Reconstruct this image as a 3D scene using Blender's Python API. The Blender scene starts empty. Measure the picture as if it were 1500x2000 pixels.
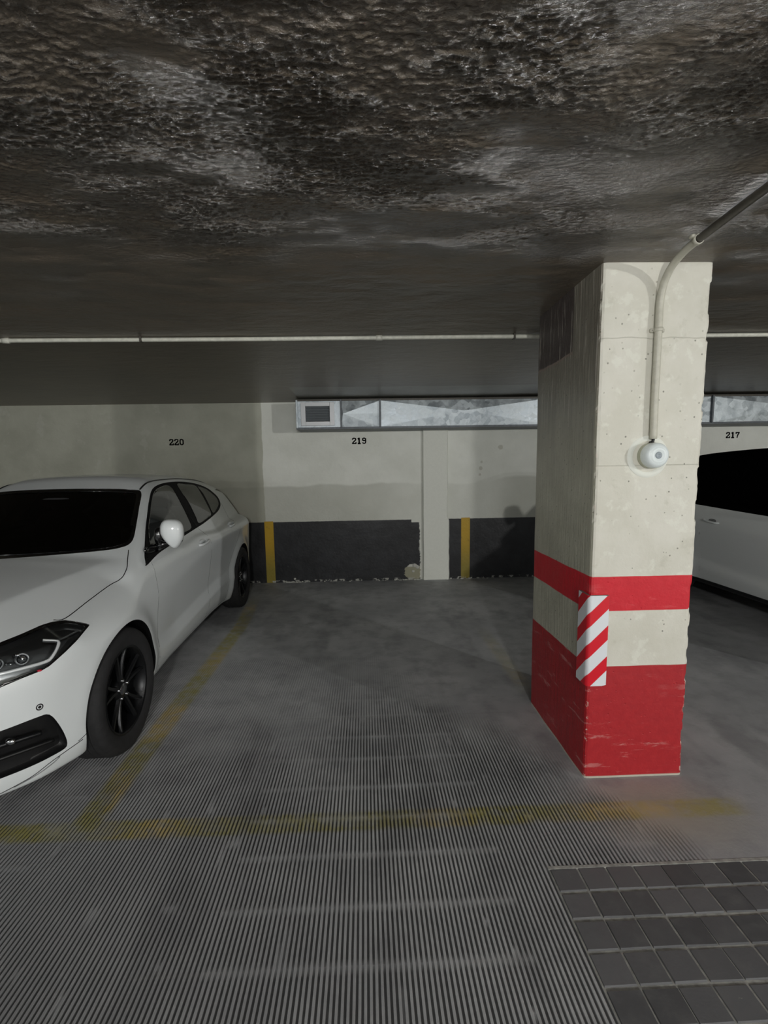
import bpy, bmesh, math, random
import numpy as np
from mathutils import Vector, Matrix

S = bpy.context.scene
COL = S.collection

# ---------------------------------------------------------------- camera
F_PX, CX, CY, CAM_H = 933.7, 742.97, 1026.88, 1.45
cam = bpy.data.cameras.new('camera'); cam_o = bpy.data.objects.new('camera', cam); COL.objects.link(cam_o)
cam.sensor_fit = 'HORIZONTAL'; cam.sensor_width = 36.0; cam.lens = F_PX / 1500 * 36.0
cam.shift_x = (750 - CX) / 1500; cam.shift_y = (CY - 1000) / 1500
cam.clip_start = .05; cam.clip_end = 60
_r = Vector((.999346, -.032297, -.016241)); _u = Vector((.020017, .120243, .992543)); _f = Vector((.030103, .992219, -.120811))
M = Matrix((_r, _u, -_f)).transposed().to_4x4(); M.translation = (0, 0, CAM_H)
cam_o.matrix_world = M
S.camera = cam_o

# ---------------------------------------------------------------- world, lamps, exposure
w = bpy.data.worlds.new('world'); S.world = w; w.use_nodes = True
w.node_tree.nodes['Background'].inputs[0].default_value = (.82, .86, .86, 1)
w.node_tree.nodes['Background'].inputs[1].default_value = .68
def lamp(name, loc, power, radius, col=(1, .988, .96), kind='POINT', size=None, rot=None):
    l = bpy.data.lights.new(name, kind); l.energy = power; l.color = col
    if kind == 'POINT': l.shadow_soft_size = radius
    else: l.shape = 'RECTANGLE'; l.size, l.size_y = size
    o = bpy.data.objects.new(name, l); o.location = loc
    if rot: o.rotation_euler = rot
    COL.objects.link(o); return o
lamp('tube_light_aisle_right', (7.2, -4.1, 2.05), 600, .07)
lamp('tube_light_aisle_middle', (.30, -3.2, 2.0), 260, .12)
lamp('fill_light_overhead', (.35, .05, 2.14), 13, .05)  # unseen fill lamp added to brighten the near floor and ceiling
lamp('tube_light_aisle_left', (-5.0, -3.6, 2.0), 90, .10)
S.view_settings.view_transform = 'Standard'; S.view_settings.look = 'None'
S.view_settings.gamma = 1.0; S.view_settings.use_curve_mapping = False
S.view_settings.exposure = 0.3
S.render.film_transparent = False

rng = np.random.default_rng(7); random.seed(7)

# ---------------------------------------------------------------- helpers
def tag(o, label=None, cat=None, group=None, kind=None):
    if label: o['label'] = label
    if cat: o['category'] = cat
    if group: o['group'] = group
    if kind: o['kind'] = kind
    return o
def empty(name, loc=(0, 0, 0), rz=0):
    o = bpy.data.objects.new(name, None); o.location = loc; o.rotation_euler = (0, 0, rz); o.empty_display_size = .1
    COL.objects.link(o); return o
def mesh_obj(name, V, F, mat, parent=None, smooth=False):
    me = bpy.data.meshes.new(name)
    V = np.asarray(V, float)
    me.from_pydata(V.tolist(), [], F.tolist() if isinstance(F, np.ndarray) else [list(f) for f in F])
    me.update()
    if smooth: me.polygons.foreach_set('use_smooth', np.ones(len(me.polygons), bool))
    if mat: me.materials.append(mat)
    o = bpy.data.objects.new(name, me); COL.objects.link(o)
    if parent: o.parent = parent
    return o
class MB:
    """collects simple shapes into one mesh"""
    def __init__(s): s.V = []; s.F = []
    def add(s, V, F):
        n = len(s.V); s.V += [tuple(v) for v in V]; s.F += [[i + n for i in f] for f in F]; return s
    def box(s, a, b):
        x0, y0, z0 = a; x1, y1, z1 = b
        return s.add([(x0, y0, z0), (x1, y0, z0), (x1, y1, z0), (x0, y1, z0), (x0, y0, z1), (x1, y0, z1), (x1, y1, z1), (x0, y1, z1)],
              [(3, 2, 1, 0), (4, 5, 6, 7), (0, 1, 5, 4), (1, 2, 6, 5), (2, 3, 7, 6), (3, 0, 4, 7)])
    def lathe(s, prof, c=(0, 0, 0), axis=(0, 1, 0), n=48, close=False):
        a = Vector(axis).normalized(); t = a.orthogonal().normalized(); b = a.cross(t); c = Vector(c)
        V = []; F = []; m = len(prof)
        for i in range(n):
            ph = 2 * math.pi * i / n; d = t * math.cos(ph) + b * math.sin(ph)
            for (r, h) in prof: V.append(c + a * h + d * r)
        for i in range(n):
            j = (i + 1) % n
            for k in range(m - 1): F.append((i * m + k, j * m + k, j * m + k + 1, i * m + k + 1))
        return s.add(V, F)
    def tube(s, path, r, n=10, caps=True):
        P = [Vector(p) for p in path]; V = []; F = []; up = None
        for i, p in enumerate(P):
            t = (P[min(i + 1, len(P) - 1)] - P[max(i - 1, 0)]).normalized()
            if up is None: up = t.orthogonal().normalized()
            up = (up - t * up.dot(t)).normalized(); b = t.cross(up)
            rr = r[i] if isinstance(r, (list, tuple)) else r
            for k in range(n):
                a = 2 * math.pi * k / n; V.append(p + (up * math.cos(a) + b * math.sin(a)) * rr)
        for i in range(len(P) - 1):
            for k in range(n):
                l = (k + 1) % n; F.append((i * n + k, i * n + l, (i + 1) * n + l, (i + 1) * n + k))
        if caps: F.append(tuple(range(n))[::-1]); F.append(tuple((len(P) - 1) * n + k for k in range(n)))
        return s.add(V, F)
    def blob(s, c, r, e=2.0, nu=24, nv=14, rot=None):
        """superellipsoid: e=2 ellipsoid, larger = boxier"""
        V = []; F = []; R_ = rot or Matrix.Identity(3); c = Vector(c)
        sg = lambda v, p: math.copysign(abs(v) ** p, v)
        q = 2.0 / e
        for j in range(nv + 1):
            ph = -math.pi / 2 + math.pi * j / nv
            for i in range(nu):
                th = 2 * math.pi * i / nu
                V.append(c + R_ @ Vector((r[0] * sg(math.cos(ph), q) * sg(math.cos(th), q), r[1] * sg(math.cos(ph), q) * sg(math.sin(th), q), r[2] * sg(math.sin(ph), q))))
        for j in range(nv):
            for i in range(nu):
                k = (i + 1) % nu; F.append((j * nu + i, j * nu + k, (j + 1) * nu + k, (j + 1) * nu + i))
        return s.add(V, F)
    def build(s, name, mat, parent=None, smooth=False, bevel=0):
        o = mesh_obj(name, s.V, s.F, mat, parent, smooth)
        if bevel:
            bm = bmesh.new(); bm.from_mesh(o.data)
            bmesh.ops.bevel(bm, geom=[e for e in bm.edges if e.is_manifold and e.calc_face_angle(0) > .5], offset=bevel, segments=2, affect='EDGES', profile=.5)
            bm.to_mesh(o.data); bm.free()
        return o
def smoothpath(pts, n=8):
    P = [Vector(p) for p in pts]; out = []
    for i in range(len(P) - 1):
        p0 = P[max(i - 1, 0)]; p1 = P[i]; p2 = P[i + 1]; p3 = P[min(i + 2, len(P) - 1)]
        for k in range(n):
            t = k / n
            out.append(.5 * ((2 * p1) + (p2 - p0) * t + (2 * p0 - 5 * p1 + 4 * p2 - p3) * t * t + (3 * p1 - p0 - 3 * p2 + p3) * t ** 3))
    out.append(P[-1]); return out
def vnoise(x, y, seed=0):
    """value noise on arrays"""
    xi = np.floor(x).astype(np.int64); yi = np.floor(y).astype(np.int64); fx = x - xi; fy = y - yi
    fx = fx * fx * (3 - 2 * fx); fy = fy * fy * (3 - 2 * fy)
    def hsh(a, b):
        n = (a * 374761393 + b * 668265263 + seed * 1442695041) & 0x7fffffff
        n = ((n ^ (n >> 13)) * 1274126177) & 0x7fffffff
        return ((n ^ (n >> 16)) & 0xffff) / 65535.0
    return (hsh(xi, yi) * (1 - fx) + hsh(xi + 1, yi) * fx) * (1 - fy) + (hsh(xi, yi + 1) * (1 - fx) + hsh(xi + 1, yi + 1) * fx) * fy
def sstep(a, b, v):
    t = np.clip((v - a) / (b - a), 0, 1); return t * t * (3 - 2 * t)
def grid(X, Y, Z):
    """quads over a 2D array of points"""
    ny, nx = X.shape; V = np.stack([X.ravel(), Y.ravel(), Z.ravel()], -1)
    i = (np.arange(ny - 1)[:, None] * nx + np.arange(nx - 1)[None, :]).ravel()
    return V, np.stack([i, i + 1, i + nx + 1, i + nx], -1)
def fattr(o, name, vals):
    a = o.data.attributes.new(name, 'FLOAT', 'POINT'); a.data.foreach_set('value', np.asarray(vals, np.float32))

# ---------------------------------------------------------------- materials
def srgb(r, g, b):
    f = lambda c: (c / 255 / 12.92) if c / 255 <= .04045 else ((c / 255 + .055) / 1.055) ** 2.4
    return (f(r), f(g), f(b), 1)
class NT:
    def __init__(s, name):
        s.m = bpy.data.materials.new(name); s.m.use_nodes = True; s.t = s.m.node_tree; s.b = s.t.nodes['Principled BSDF']
        g = s.t.nodes.new('ShaderNodeNewGeometry'); s.P = g.outputs['Position']; s.geo = g
        sp_ = s.t.nodes.new('ShaderNodeSeparateXYZ'); s.t.links.new(s.P, sp_.inputs[0]); s.X, s.Y, s.Z = sp_.outputs
    def set(s, sock, v):
        if isinstance(v, bpy.types.NodeSocket): s.t.links.new(v, sock)
        elif isinstance(v, (int, float)) and sock.type == 'RGBA': sock.default_value = (v, v, v, 1)
        else: sock.default_value = v
    def math(s, op, a, b=0, c=0, clamp=False):
        n = s.t.nodes.new('ShaderNodeMath'); n.operation = op; n.use_clamp = clamp
        s.set(n.inputs[0], a); s.set(n.inputs[1], b); s.set(n.inputs[2], c); return n.outputs[0]
    def step(s, v, a, b, lo=0., hi=1.):
        n = s.t.nodes.new('ShaderNodeMapRange'); n.interpolation_type = 'SMOOTHSTEP'
        s.set(n.inputs[0], v); 
        if isinstance(a, (int, float)) and isinstance(b, (int, float)) and a > b: a, b, lo, hi = b, a, hi, lo
        for i, q in ((1, a), (2, b), (3, lo), (4, hi)): s.set(n.inputs[i], q)
        return n.outputs[0]
    def noise(s, scale, detail=4, rough=.55, stretch=None, off=0, dist=0, coord=None):
        v = coord or s.P
        if stretch or off:
            mp = s.t.nodes.new('ShaderNodeMapping'); s.t.links.new(v, mp.inputs[0])
            mp.inputs['Scale'].default_value = stretch or (1, 1, 1); mp.inputs['Location'].default_value = (off, off * .7, off * .3); v = mp.outputs[0]
        n = s.t.nodes.new('ShaderNodeTexNoise'); s.t.links.new(v, n.inputs['Vector'])
        n.inputs['Scale'].default_value = scale; n.inputs['Detail'].default_value = detail; n.inputs['Roughness'].default_value = rough; n.inputs['Distortion'].default_value = dist
        return n.outputs[0]
    def voronoi(s, scale, feature='F1', out=0, stretch=None):
        v = s.P
        if stretch:
            mp = s.t.nodes.new('ShaderNodeMapping'); s.t.links.new(v, mp.inputs[0]); mp.inputs['Scale'].default_value = stretch; v = mp.outputs[0]
        n = s.t.nodes.new('ShaderNodeTexVoronoi'); n.feature = feature; s.t.links.new(v, n.inputs['Vector']); n.inputs['Scale'].default_value = scale
        return n.outputs[out]
    def mix(s, f, a, b):
        n = s.t.nodes.new('ShaderNodeMix'); n.data_type = 'RGBA'
        s.set(n.inputs[0], f); s.set(n.inputs[6], a); s.set(n.inputs[7], b); return n.outputs[2]
    def attr(s, name):
        n = s.t.nodes.new('ShaderNodeAttribute'); n.attribute_name = name; return n.outputs['Fac']
    def bump(s, h, strength=.5, dist=.01, normal=None):
        n = s.t.nodes.new('ShaderNodeBump'); n.inputs['Strength'].default_value = strength; n.inputs['Distance'].default_value = dist
        s.t.links.new(h, n.inputs['Height'])
        if normal: s.t.links.new(normal, n.inputs['Normal'])
        return n.outputs[0]
    def out(s, color=None, rough=None, metal=None, normal=None, spec=None, coat=None, coat_rough=None):
        for k, v in (('Base Color', color), ('Roughness', rough), ('Metallic', metal), ('Normal', normal), ('Specular IOR Level', spec), ('Coat Weight', coat), ('Coat Roughness', coat_rough)):
            if v is not None: s.set(s.b.inputs[k], v)
        return s.m
def plain(name, col, rough=.5, metal=0., noise=0, coat=0, spec=.5):
    n = NT(name); c = col
    if noise:
        k = n.noise(35, 3); c = n.mix(n.step(k, .35, .65), tuple(v * (1 - noise) for v in col[:3]) + (1,), tuple(min(1, v * (1 + noise)) for v in col[:3]) + (1,))
    return n.out(c, rough, metal, spec=spec, coat=coat, coat_rough=.05)

def band(n, v, c, hw, soft=.008):          # 1 inside |v-c|<hw
    return n.step(n.math('ABSOLUTE', n.math('SUBTRACT', v, c)), hw - soft, hw + soft, 1., 0.)
def floor_material(name, ribbed):
    n = NT(name)
    big = n.noise(.9, 4, .6); mid = n.noise(6, 5, .65); fine = n.noise(60, 4, .7)
    c = n.mix(n.step(big, .35, .68), srgb(160, 162, 164), srgb(188, 190, 191))
    c = n.mix(n.math('MULTIPLY', n.step(mid, .40, .72), .5), c, srgb(136, 137, 139))
    c = n.mix(n.math('MULTIPLY', n.step(fine, .5, .8), .35), c, srgb(160, 160, 157))
    # darker towards the aisle and the left
    ais = n.math('MULTIPLY', n.step(n.math('ADD', n.Y, n.math('MULTIPLY', mid, .5)), 2.2, 1.2), n.step(n.X, .4, -1.4, .15, .6))
    c = n.mix(ais, c, srgb(96, 96, 97))
    # worn yellow bay lines
    wear = n.step(n.noise(14, 5, .7), .30, .62, .25, 1.0)
    ln = n.math('MULTIPLY', band(n, n.math('ADD', n.Y, n.math('MULTIPLY', n.X, .0)), 1.822, .052, .014), n.step(n.X, 1.62, 1.45))
    l2 = n.math('MULTIPLY', band(n, n.math('ADD', n.X, n.math('MULTIPLY', n.step(n.Y, 4.2, 5.6), .10)), -1.185, .062, .02), n.math('MULTIPLY', n.step(n.Y, 1.78, 1.84), n.step(n.Y, 5.7, 4.4, .0, 1.)))
    l2 = n.math('MULTIPLY', l2, .95)
    l3 = n.math('MULTIPLY', n.math('MULTIPLY', band(n, n.X, 1.02, .05, .03), band(n, n.Y, 3.45, .55, .3)), .35)
    hue = n.step(n.noise(2.2, 2, .5, off=3), .45, .62)
    yel = n.mix(hue, srgb(158, 152, 84), srgb(196, 174, 104))
    patchy = n.step(n.noise(2.6, 2, .5, off=9), .34, .55, .38, 1.)
    m = n.math('MULTIPLY', n.math('MAXIMUM', n.math('MULTIPLY', ln, patchy), n.math('MAXIMUM', l2, l3)), wear)
    c = n.mix(n.math('MULTIPLY', m, .92), c, yel)
    # yellowish dust in front of the pillar
    dx = n.math('MULTIPLY', n.math('SUBTRACT', n.X, 1.22), 1.9); dy = n.math('MULTIPLY', n.math('SUBTRACT', n.Y, 1.82), 3.0)
    rr = n.math('SQRT', n.math('ADD', n.math('MULTIPLY', dx, dx), n.math('MULTIPLY', dy, dy)))
    du = n.math('MULTIPLY', n.step(n.math('ADD', rr, n.math('MULTIPLY', mid, .5)), 1.15, .35), .42)
    c = n.mix(du, c, srgb(164, 158, 128))
    # tyre stains
    st = n.step(n.math('ADD', n.noise(1.7, 3, .6, stretch=(1.6, .5, 1), off=5), n.math('MULTIPLY', mid, .15)), .60, .75)
    c = n.mix(n.math('MULTIPLY', st, .4), c, srgb(112, 113, 115))
    if ribbed:
        g = n.attr('groove')
        c = n.mix(n.math('MULTIPLY', g, .86), c, srgb(38, 38, 38))
        # pale dust along some tile joints
        jt = band(n, n.math('FRACT', n.math('DIVIDE', n.math('SUBTRACT', n.Y, .934), .202)), .5, .03, .02)
        jt = n.math('MULTIPLY', jt, n.step(n.noise(3.1, 2, .5, off=2), .50, .62))
        c = n.mix(n.math('MULTIPLY', jt, .2), c, srgb(136, 135, 132))
        sc = n.step(n.noise(9, 6, .75, stretch=(1, .6, 1), off=12), .70, .76)
        c = n.mix(n.math('MULTIPLY', sc, .35), c, srgb(168, 168, 164))
    nr = n.bump(n.math('ADD', fine, n.math('MULTIPLY', mid, .6)), .35, .003)
    return n.out(c, n.step(mid, .3, .7, .48, .68), normal=nr, spec=.45)
M_floor = floor_material('floor_concrete', False)
M_ribs = floor_material('floor_ribbed', True)

def ceiling_material():
    n = NT('ceiling_brown_paint')
    a = n.noise(1.1, 4, .6); b = n.noise(7, 4, .6)
    c = n.mix(n.step(a, .35, .65), srgb(95, 85, 71), srgb(106, 94, 79))
    c = n.mix(n.math('MULTIPLY', n.step(b, .5, .75), .5), c, srgb(80, 74, 66))
    # lighter strip over the duct
    sm = n.math('MULTIPLY', n.math('MULTIPLY', n.step(n.Y, 4.97, 4.99), n.step(n.X, -.76, -.74)), n.step(n.X, 1.9, 1.6))
    c = n.mix(sm, c, srgb(134, 132, 122))
    wob = n.noise(1.6, 3, .6, stretch=(.6, 1.3, 1), off=4)
    near = n.step(n.math('SUBTRACT', n.Y, n.math('MULTIPLY', wob, 2.2)), 1.15, .25)          # rough spatter zone
    h1 = n.noise(75, 6, .72, stretch=(.62, 1.15, 1)); h2 = n.noise(9, 4, .6, stretch=(.6, 1.3, 1)); vor = n.voronoi(80, stretch=(.55, 1, 1))
    patch = n.step(n.noise(4.2, 3, .6, stretch=(.7, 1.4, 1), off=8), .36, .60, .12, 1.)
    fineh = n.math('MULTIPLY', n.math('ADD', h1, n.math('MULTIPLY', vor, -.45)), n.math('MULTIPLY', patch, n.math('ADD', n.math('MULTIPLY', near, .92), .06)))
    far = n.step(n.Y, 2.9, 3.2, 1., .25)
    h = n.math('MULTIPLY', n.math('ADD', fineh, n.math('MULTIPLY', h2, .35)), far)
    nr = n.bump(h, 1.0, .05)
    n.b.inputs['IOR'].default_value = 1.85
    return n.out(c, n.step(near, 0, 1, .42, .20), normal=nr, spec=.6)
M_ceiling = ceiling_material()

def wall_material():
    n = NT('wall_painted')
    a = n.noise(2.2, 4, .6); f = n.noise(40, 3, .6)
    cream = n.mix(n.step(a, .3, .7), srgb(222, 224, 215), srgb(234, 236, 228))
    shadow_tone = n.mix(n.step(a, .3, .7), srgb(176, 177, 163), srgb(192, 193, 179))
    wx = n.math('ADD', n.X, n.math('MULTIPLY', n.math('SUBTRACT', n.noise(3, 3, .5, off=2), .5), .05))
    c = n.mix(n.step(wx, -1.275, -1.265), shadow_tone, cream)  # darker left of the edge: the pillar's cast shadow painted in
    # shade painted over the lower wall, heavier at right, soft upper edge
    wz = n.math('ADD', n.Z, n.math('MULTIPLY', n.math('SUBTRACT', n.noise(1.3, 3, .5, stretch=(1, 1, .4), off=6), .5), .16))
    wz = n.math('ADD', wz, n.math('MULTIPLY', n.step(n.X, 1.2, 1.8), -.12))
    gr = n.math('MULTIPLY', n.step(wz, 1.25, 1.215), n.step(n.X, .1, .7, .42, .16))
    gr = n.math('MAXIMUM', gr, n.math('MULTIPLY', n.step(wz, 1.22, 1.16), n.step(n.X, 1.35, 2.0, 0., .55)))
    c = n.mix(gr, c, srgb(156, 157, 143))
    # cream scuffs above the parked hatchback
    sc = n.math('MULTIPLY', n.step(n.noise(5, 4, .6, off=15), .58, .66), n.step(n.X, -1.8, -2.6))
    c = n.mix(n.math('MULTIPLY', sc, .35), c, srgb(205, 205, 195))
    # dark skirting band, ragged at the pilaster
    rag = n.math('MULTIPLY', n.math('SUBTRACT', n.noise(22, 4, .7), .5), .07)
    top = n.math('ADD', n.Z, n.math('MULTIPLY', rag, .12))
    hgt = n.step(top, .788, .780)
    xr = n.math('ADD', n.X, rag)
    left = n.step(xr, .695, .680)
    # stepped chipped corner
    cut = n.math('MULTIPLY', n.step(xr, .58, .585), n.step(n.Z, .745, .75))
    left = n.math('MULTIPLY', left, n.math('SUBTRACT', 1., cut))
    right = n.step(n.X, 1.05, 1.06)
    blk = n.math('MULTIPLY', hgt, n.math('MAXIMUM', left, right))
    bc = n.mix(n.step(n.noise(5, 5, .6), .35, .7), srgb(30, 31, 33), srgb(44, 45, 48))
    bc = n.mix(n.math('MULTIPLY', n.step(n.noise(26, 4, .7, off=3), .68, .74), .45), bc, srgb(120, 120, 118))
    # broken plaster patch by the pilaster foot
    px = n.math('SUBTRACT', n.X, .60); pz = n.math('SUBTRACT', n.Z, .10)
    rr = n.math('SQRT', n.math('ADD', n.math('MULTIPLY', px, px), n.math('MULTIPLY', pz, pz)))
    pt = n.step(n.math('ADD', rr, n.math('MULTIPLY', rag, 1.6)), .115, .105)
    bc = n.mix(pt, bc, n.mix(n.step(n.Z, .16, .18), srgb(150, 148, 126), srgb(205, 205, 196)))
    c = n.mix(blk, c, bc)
    # yellow bay stripes
    for xc, lean in ((-1.232, -.005), (1.280, 0)):
        m = n.math('MULTIPLY', band(n, n.X, xc, .056, .004), n.step(n.Z, .80, .79))
        m = n.math('MULTIPLY', m, n.step(n.noise(18, 4, .7, off=7), .22, .40, .45, 1.))
        yc = n.mix(n.step(n.Z, .1, .6), srgb(138, 124, 52), srgb(186, 150, 38))
        c = n.mix(m, c, yc)
    c = n.mix(n.math('MULTIPLY', n.step(n.Z, .035, .02), n.step(n.noise(20, 3, .6, off=1), .5, .6)), c, srgb(165, 165, 158))
    # small drilled-hole stains right of the pilaster
    for (hx, hz, r_) in ((1.47, 1.42, .022), (1.46, 1.34, .016), (1.72, 1.68, .03), (1.48, 1.50, .014)):
        qx = n.math('SUBTRACT', n.X, hx); qz = n.math('SUBTRACT', n.Z, hz)
        q = n.math('SQRT', n.math('ADD', n.math('MULTIPLY', qx, qx), n.math('MULTIPLY', qz, qz)))
        c = n.mix(n.math('MULTIPLY', n.step(n.math('ADD', q, n.math('MULTIPLY', rag, .4)), r_ + .008, r_ - .006), .4), c, srgb(150, 145, 120))
    nr = n.bump(n.math('ADD', n.math('MULTIPLY', n.noise(7, 4, .6), 1.), n.math('MULTIPLY', f, .25)), .35, .012)
    return n.out(c, n.step(blk, 0, 1, .62, .42), normal=nr, spec=.35)
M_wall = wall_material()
def dull_wall():
    n = NT('wall_plain_paint'); a = n.noise(1.5, 4, .6)
    return n.out(n.mix(a, srgb(150, 150, 140), srgb(175, 175, 165)), .7)
M_wall2 = dull_wall()
M_number = plain('stencil_black_paint', srgb(38, 38, 36), .7)
M_cream = plain('pilaster_cream', srgb(226, 228, 219), .6, noise=.015)

def pillar_material():
    n = NT('pillar_paint')
    sn = n.t.nodes.new('ShaderNodeSeparateXYZ'); n.t.links.new(n.geo.outputs['True Normal'], sn.inputs[0])
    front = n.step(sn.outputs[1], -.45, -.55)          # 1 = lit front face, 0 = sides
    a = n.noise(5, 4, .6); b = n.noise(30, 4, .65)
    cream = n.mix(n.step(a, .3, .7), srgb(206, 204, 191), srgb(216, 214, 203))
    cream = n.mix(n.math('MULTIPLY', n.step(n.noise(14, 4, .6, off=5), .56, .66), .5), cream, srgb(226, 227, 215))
    side = n.mix(n.step(a, .3, .7), srgb(176, 175, 158), srgb(190, 189, 172))  # sides take a darker cream, their shade put into the colour
    # grey-brown spray from the ceiling job on the left face
    strk = n.noise(26, 5, .7, stretch=(1, 1, .06)); strk2 = n.noise(60, 4, .7, stretch=(1, 1, .045), off=3)
    topz = n.math('ADD', n.Z, n.math('MULTIPLY', strk, .5))
    spray = n.step(topz, 1.5, 2.3)
    side = n.mix(n.math('MULTIPLY', spray, .75), side, srgb(112, 105, 96))
    lowz = n.math('ADD', n.Z, n.math('MULTIPLY', n.math('SUBTRACT', n.Y, 2.31), -.30))
    wob = n.math('MULTIPLY', n.math('SUBTRACT', n.noise(5, 3, .6, off=2), .5), .03)
    patch = n.math('MULTIPLY', n.step(n.math('ADD', n.Z, wob), 1.955, 1.975), n.step(n.math('ADD', n.Y, wob), 2.28, 2.31))
    side = n.mix(patch, side, srgb(80, 72, 70))
    edge = n.math('MULTIPLY', band(n, n.math('ADD', n.Z, wob), 1.965, .006, .004), n.step(n.Y, 2.29, 2.31))
    glint_streak = n.math('MULTIPLY', n.step(strk2, .57, .66), n.step(n.Z, 1.35, 2.0))  # pale scratch streaks with grazing glints painted in
    side = n.mix(n.math('MULTIPLY', glint_streak, .75), side, srgb(206, 200, 188))
    side = n.mix(n.math('MULTIPLY', n.step(n.noise(18, 4, .7, stretch=(1, 1, .05), off=9), .66, .72), .5), side, srgb(110, 84, 66))
    side = n.mix(edge, side, srgb(150, 135, 125))
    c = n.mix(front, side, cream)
    # pits and smudges
    pit = n.math('MULTIPLY', n.step(n.math('ADD', n.voronoi(30), n.math('MULTIPLY', n.noise(90, 3, .6), .10)), .19, .12), n.step(n.noise(7, 3, .6, off=11), .46, .56))
    smd = n.math('MULTIPLY', n.step(n.noise(9, 5, .7, off=17), .58, .70), .35)
    c = n.mix(n.math('MULTIPLY', smd, front), c, srgb(184, 182, 166))
    c = n.mix(n.math('MULTIPLY', pit, .75), c, srgb(110, 108, 98))
    # red bands
    wz = n.math('ADD', n.Z, n.math('MULTIPLY', n.math('SUBTRACT', n.noise(8, 2, .5), .5), .006))
    up = n.math('MULTIPLY', n.step(wz, .957, .953), n.step(wz, .797, .801))
    lo = n.step(wz, .543, .539)
    redu = n.mix(n.step(b, .3, .8), srgb(200, 16, 36), srgb(208, 26, 44))
    redl = n.mix(n.step(b, .3, .8), srgb(164, 24, 33), srgb(176, 32, 38))
    sc = n.math('MULTIPLY', n.step(n.noise(11, 6, .75, stretch=(.35, .35, 2.2), off=4), .58, .64), n.step(n.noise(2.7, 2, .5, off=6), .42, .56))
    redl = n.mix(n.math('MULTIPLY', sc, .55), redl, srgb(208, 150, 146))
    redu = n.mix(n.math('MULTIPLY', sc, .3), redu, srgb(214, 110, 110))
    dk = n.mix(front, .72, 1.)
    c = n.mix(up, c, redu); c = n.mix(lo, c, redl)
    # chipped paint along the edges
    ch = n.math('MULTIPLY', n.step(n.attr('edge'), .5, .9), n.step(n.noise(28, 4, .7, off=13), .56, .62))
    c = n.mix(n.math('MULTIPLY', ch, .8), c, srgb(214, 205, 192))
    c = n.mix(n.step(n.Z, .012, .006), c, srgb(190, 186, 172))
    # formwork joints
    jz = n.math('MAXIMUM', band(n, n.math('ADD', n.Z, wob), 1.968, .0016, .002), band(n, n.Z, 1.441, .0014, .002))
    jz = n.math('MULTIPLY', jz, front)
    c = n.mix(n.math('MULTIPLY', jz, .45), c, srgb(150, 148, 136))
    h = n.math('ADD', n.math('MULTIPLY', n.noise(12, 5, .65), .9), n.math('MULTIPLY', b, .3))
    h = n.math('ADD', h, n.math('MULTIPLY', n.math('MULTIPLY', n.math('SUBTRACT', 1., front), strk2), 1.2))
    h = n.math('SUBTRACT', h, n.math('MULTIPLY', pit, .7)); h = n.math('SUBTRACT', h, n.math('MULTIPLY', jz, .4))
    return n.out(c, n.mix(front, .33, .55), normal=n.bump(h, .45, .008), spec=.5)
M_pillar = pillar_material()

def guard_material():
    n = NT('red_white_reflective_foam')
    t = n.math('FRACT', n.math('ADD', n.math('DIVIDE', n.math('SUBTRACT', n.math('SUBTRACT', n.Z, n.math('MULTIPLY', n.attr('u'), 1.0)), .704), .143), 10.5))
    m = band(n, t, .5, .235, .012)
    c = n.mix(m, srgb(226, 230, 234), srgb(214, 22, 40))
    return n.out(c, .35, normal=n.bump(n.noise(40, 3), .1, .004), spec=.6)
M_guard = guard_material()
M_foam = plain('guard_foam_back', srgb(120, 118, 112), .8)
M_plastic = plain('conduit_plastic', srgb(192, 190, 176), .45, noise=.05)
M_plastic_w = plain('white_plastic', srgb(222, 230, 230), .35)
M_plastic_g = plain('grey_plastic', srgb(150, 160, 166), .4)
M_plastic_o = plain('aged_plastic_base', srgb(184, 186, 166), .45, noise=.05)
M_dark = plain('black_cable', srgb(24, 24, 26), .5)
M_screw = plain('steel_screw', srgb(150, 148, 142), .35, .9)
M_metalpaint = plain('overpainted_pipe', srgb(70, 66, 58), .45, noise=.1)
M_pipe = plain('white_pipe', srgb(206, 206, 194), .45, noise=.08)
def galv():
    n = NT('galvanised_sheet'); v = n.voronoi(16, out=1); s_ = n.noise(9, 5, .7); 
    sep = n.t.nodes.new('ShaderNodeSeparateColor'); n.t.links.new(v, sep.inputs[0])
    k = n.math('ADD', n.math('MULTIPLY', sep.outputs[0], .3), n.math('MULTIPLY', s_, .7))
    c = n.mix(n.step(k, .25, .75), srgb(150, 158, 164), srgb(206, 214, 218))
    return n.out(c, n.step(k, .2, .8, .34, .55), .75, normal=n.bump(k, .25, .01))
M_galv = galv()
M_galv_d = plain('galvanised_flange', srgb(96, 100, 104), .5, .6, noise=.1)
M_louvre = plain('vent_louvre', srgb(120, 126, 130), .5, .4)
M_vent = plain('vent_frame', srgb(196, 198, 200), .4, .3)

def tile_material():
    n = NT('dark_paver')
    oi = n.t.nodes.new('ShaderNodeObjectInfo'); r = oi.outputs['Random']
    a = n.noise(12, 5, .65); b = n.noise(70, 4, .7)
    c = n.mix(r, srgb(78, 79, 81), srgb(100, 101, 103))
    c = n.mix(n.math('MULTIPLY', n.step(a, .45, .75), .45), c, srgb(108, 108, 107))
    c = n.mix(n.math('MULTIPLY', n.step(n.noise(14, 5, .7, off=3), .70, .74), .7), c, srgb(158, 157, 152))
    return n.out(c, n.step(a, .3, .7, .5, .72), normal=n.bump(n.math('ADD', a, n.math('MULTIPLY', b, .4)), .35, .004), spec=.4)
M_tile = tile_material()
M_grout = plain('pale_joint_mortar', srgb(150, 150, 145), .85, noise=.22)
M_crumb = plain('plaster_crumb', srgb(190, 190, 182), .9)

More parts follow.
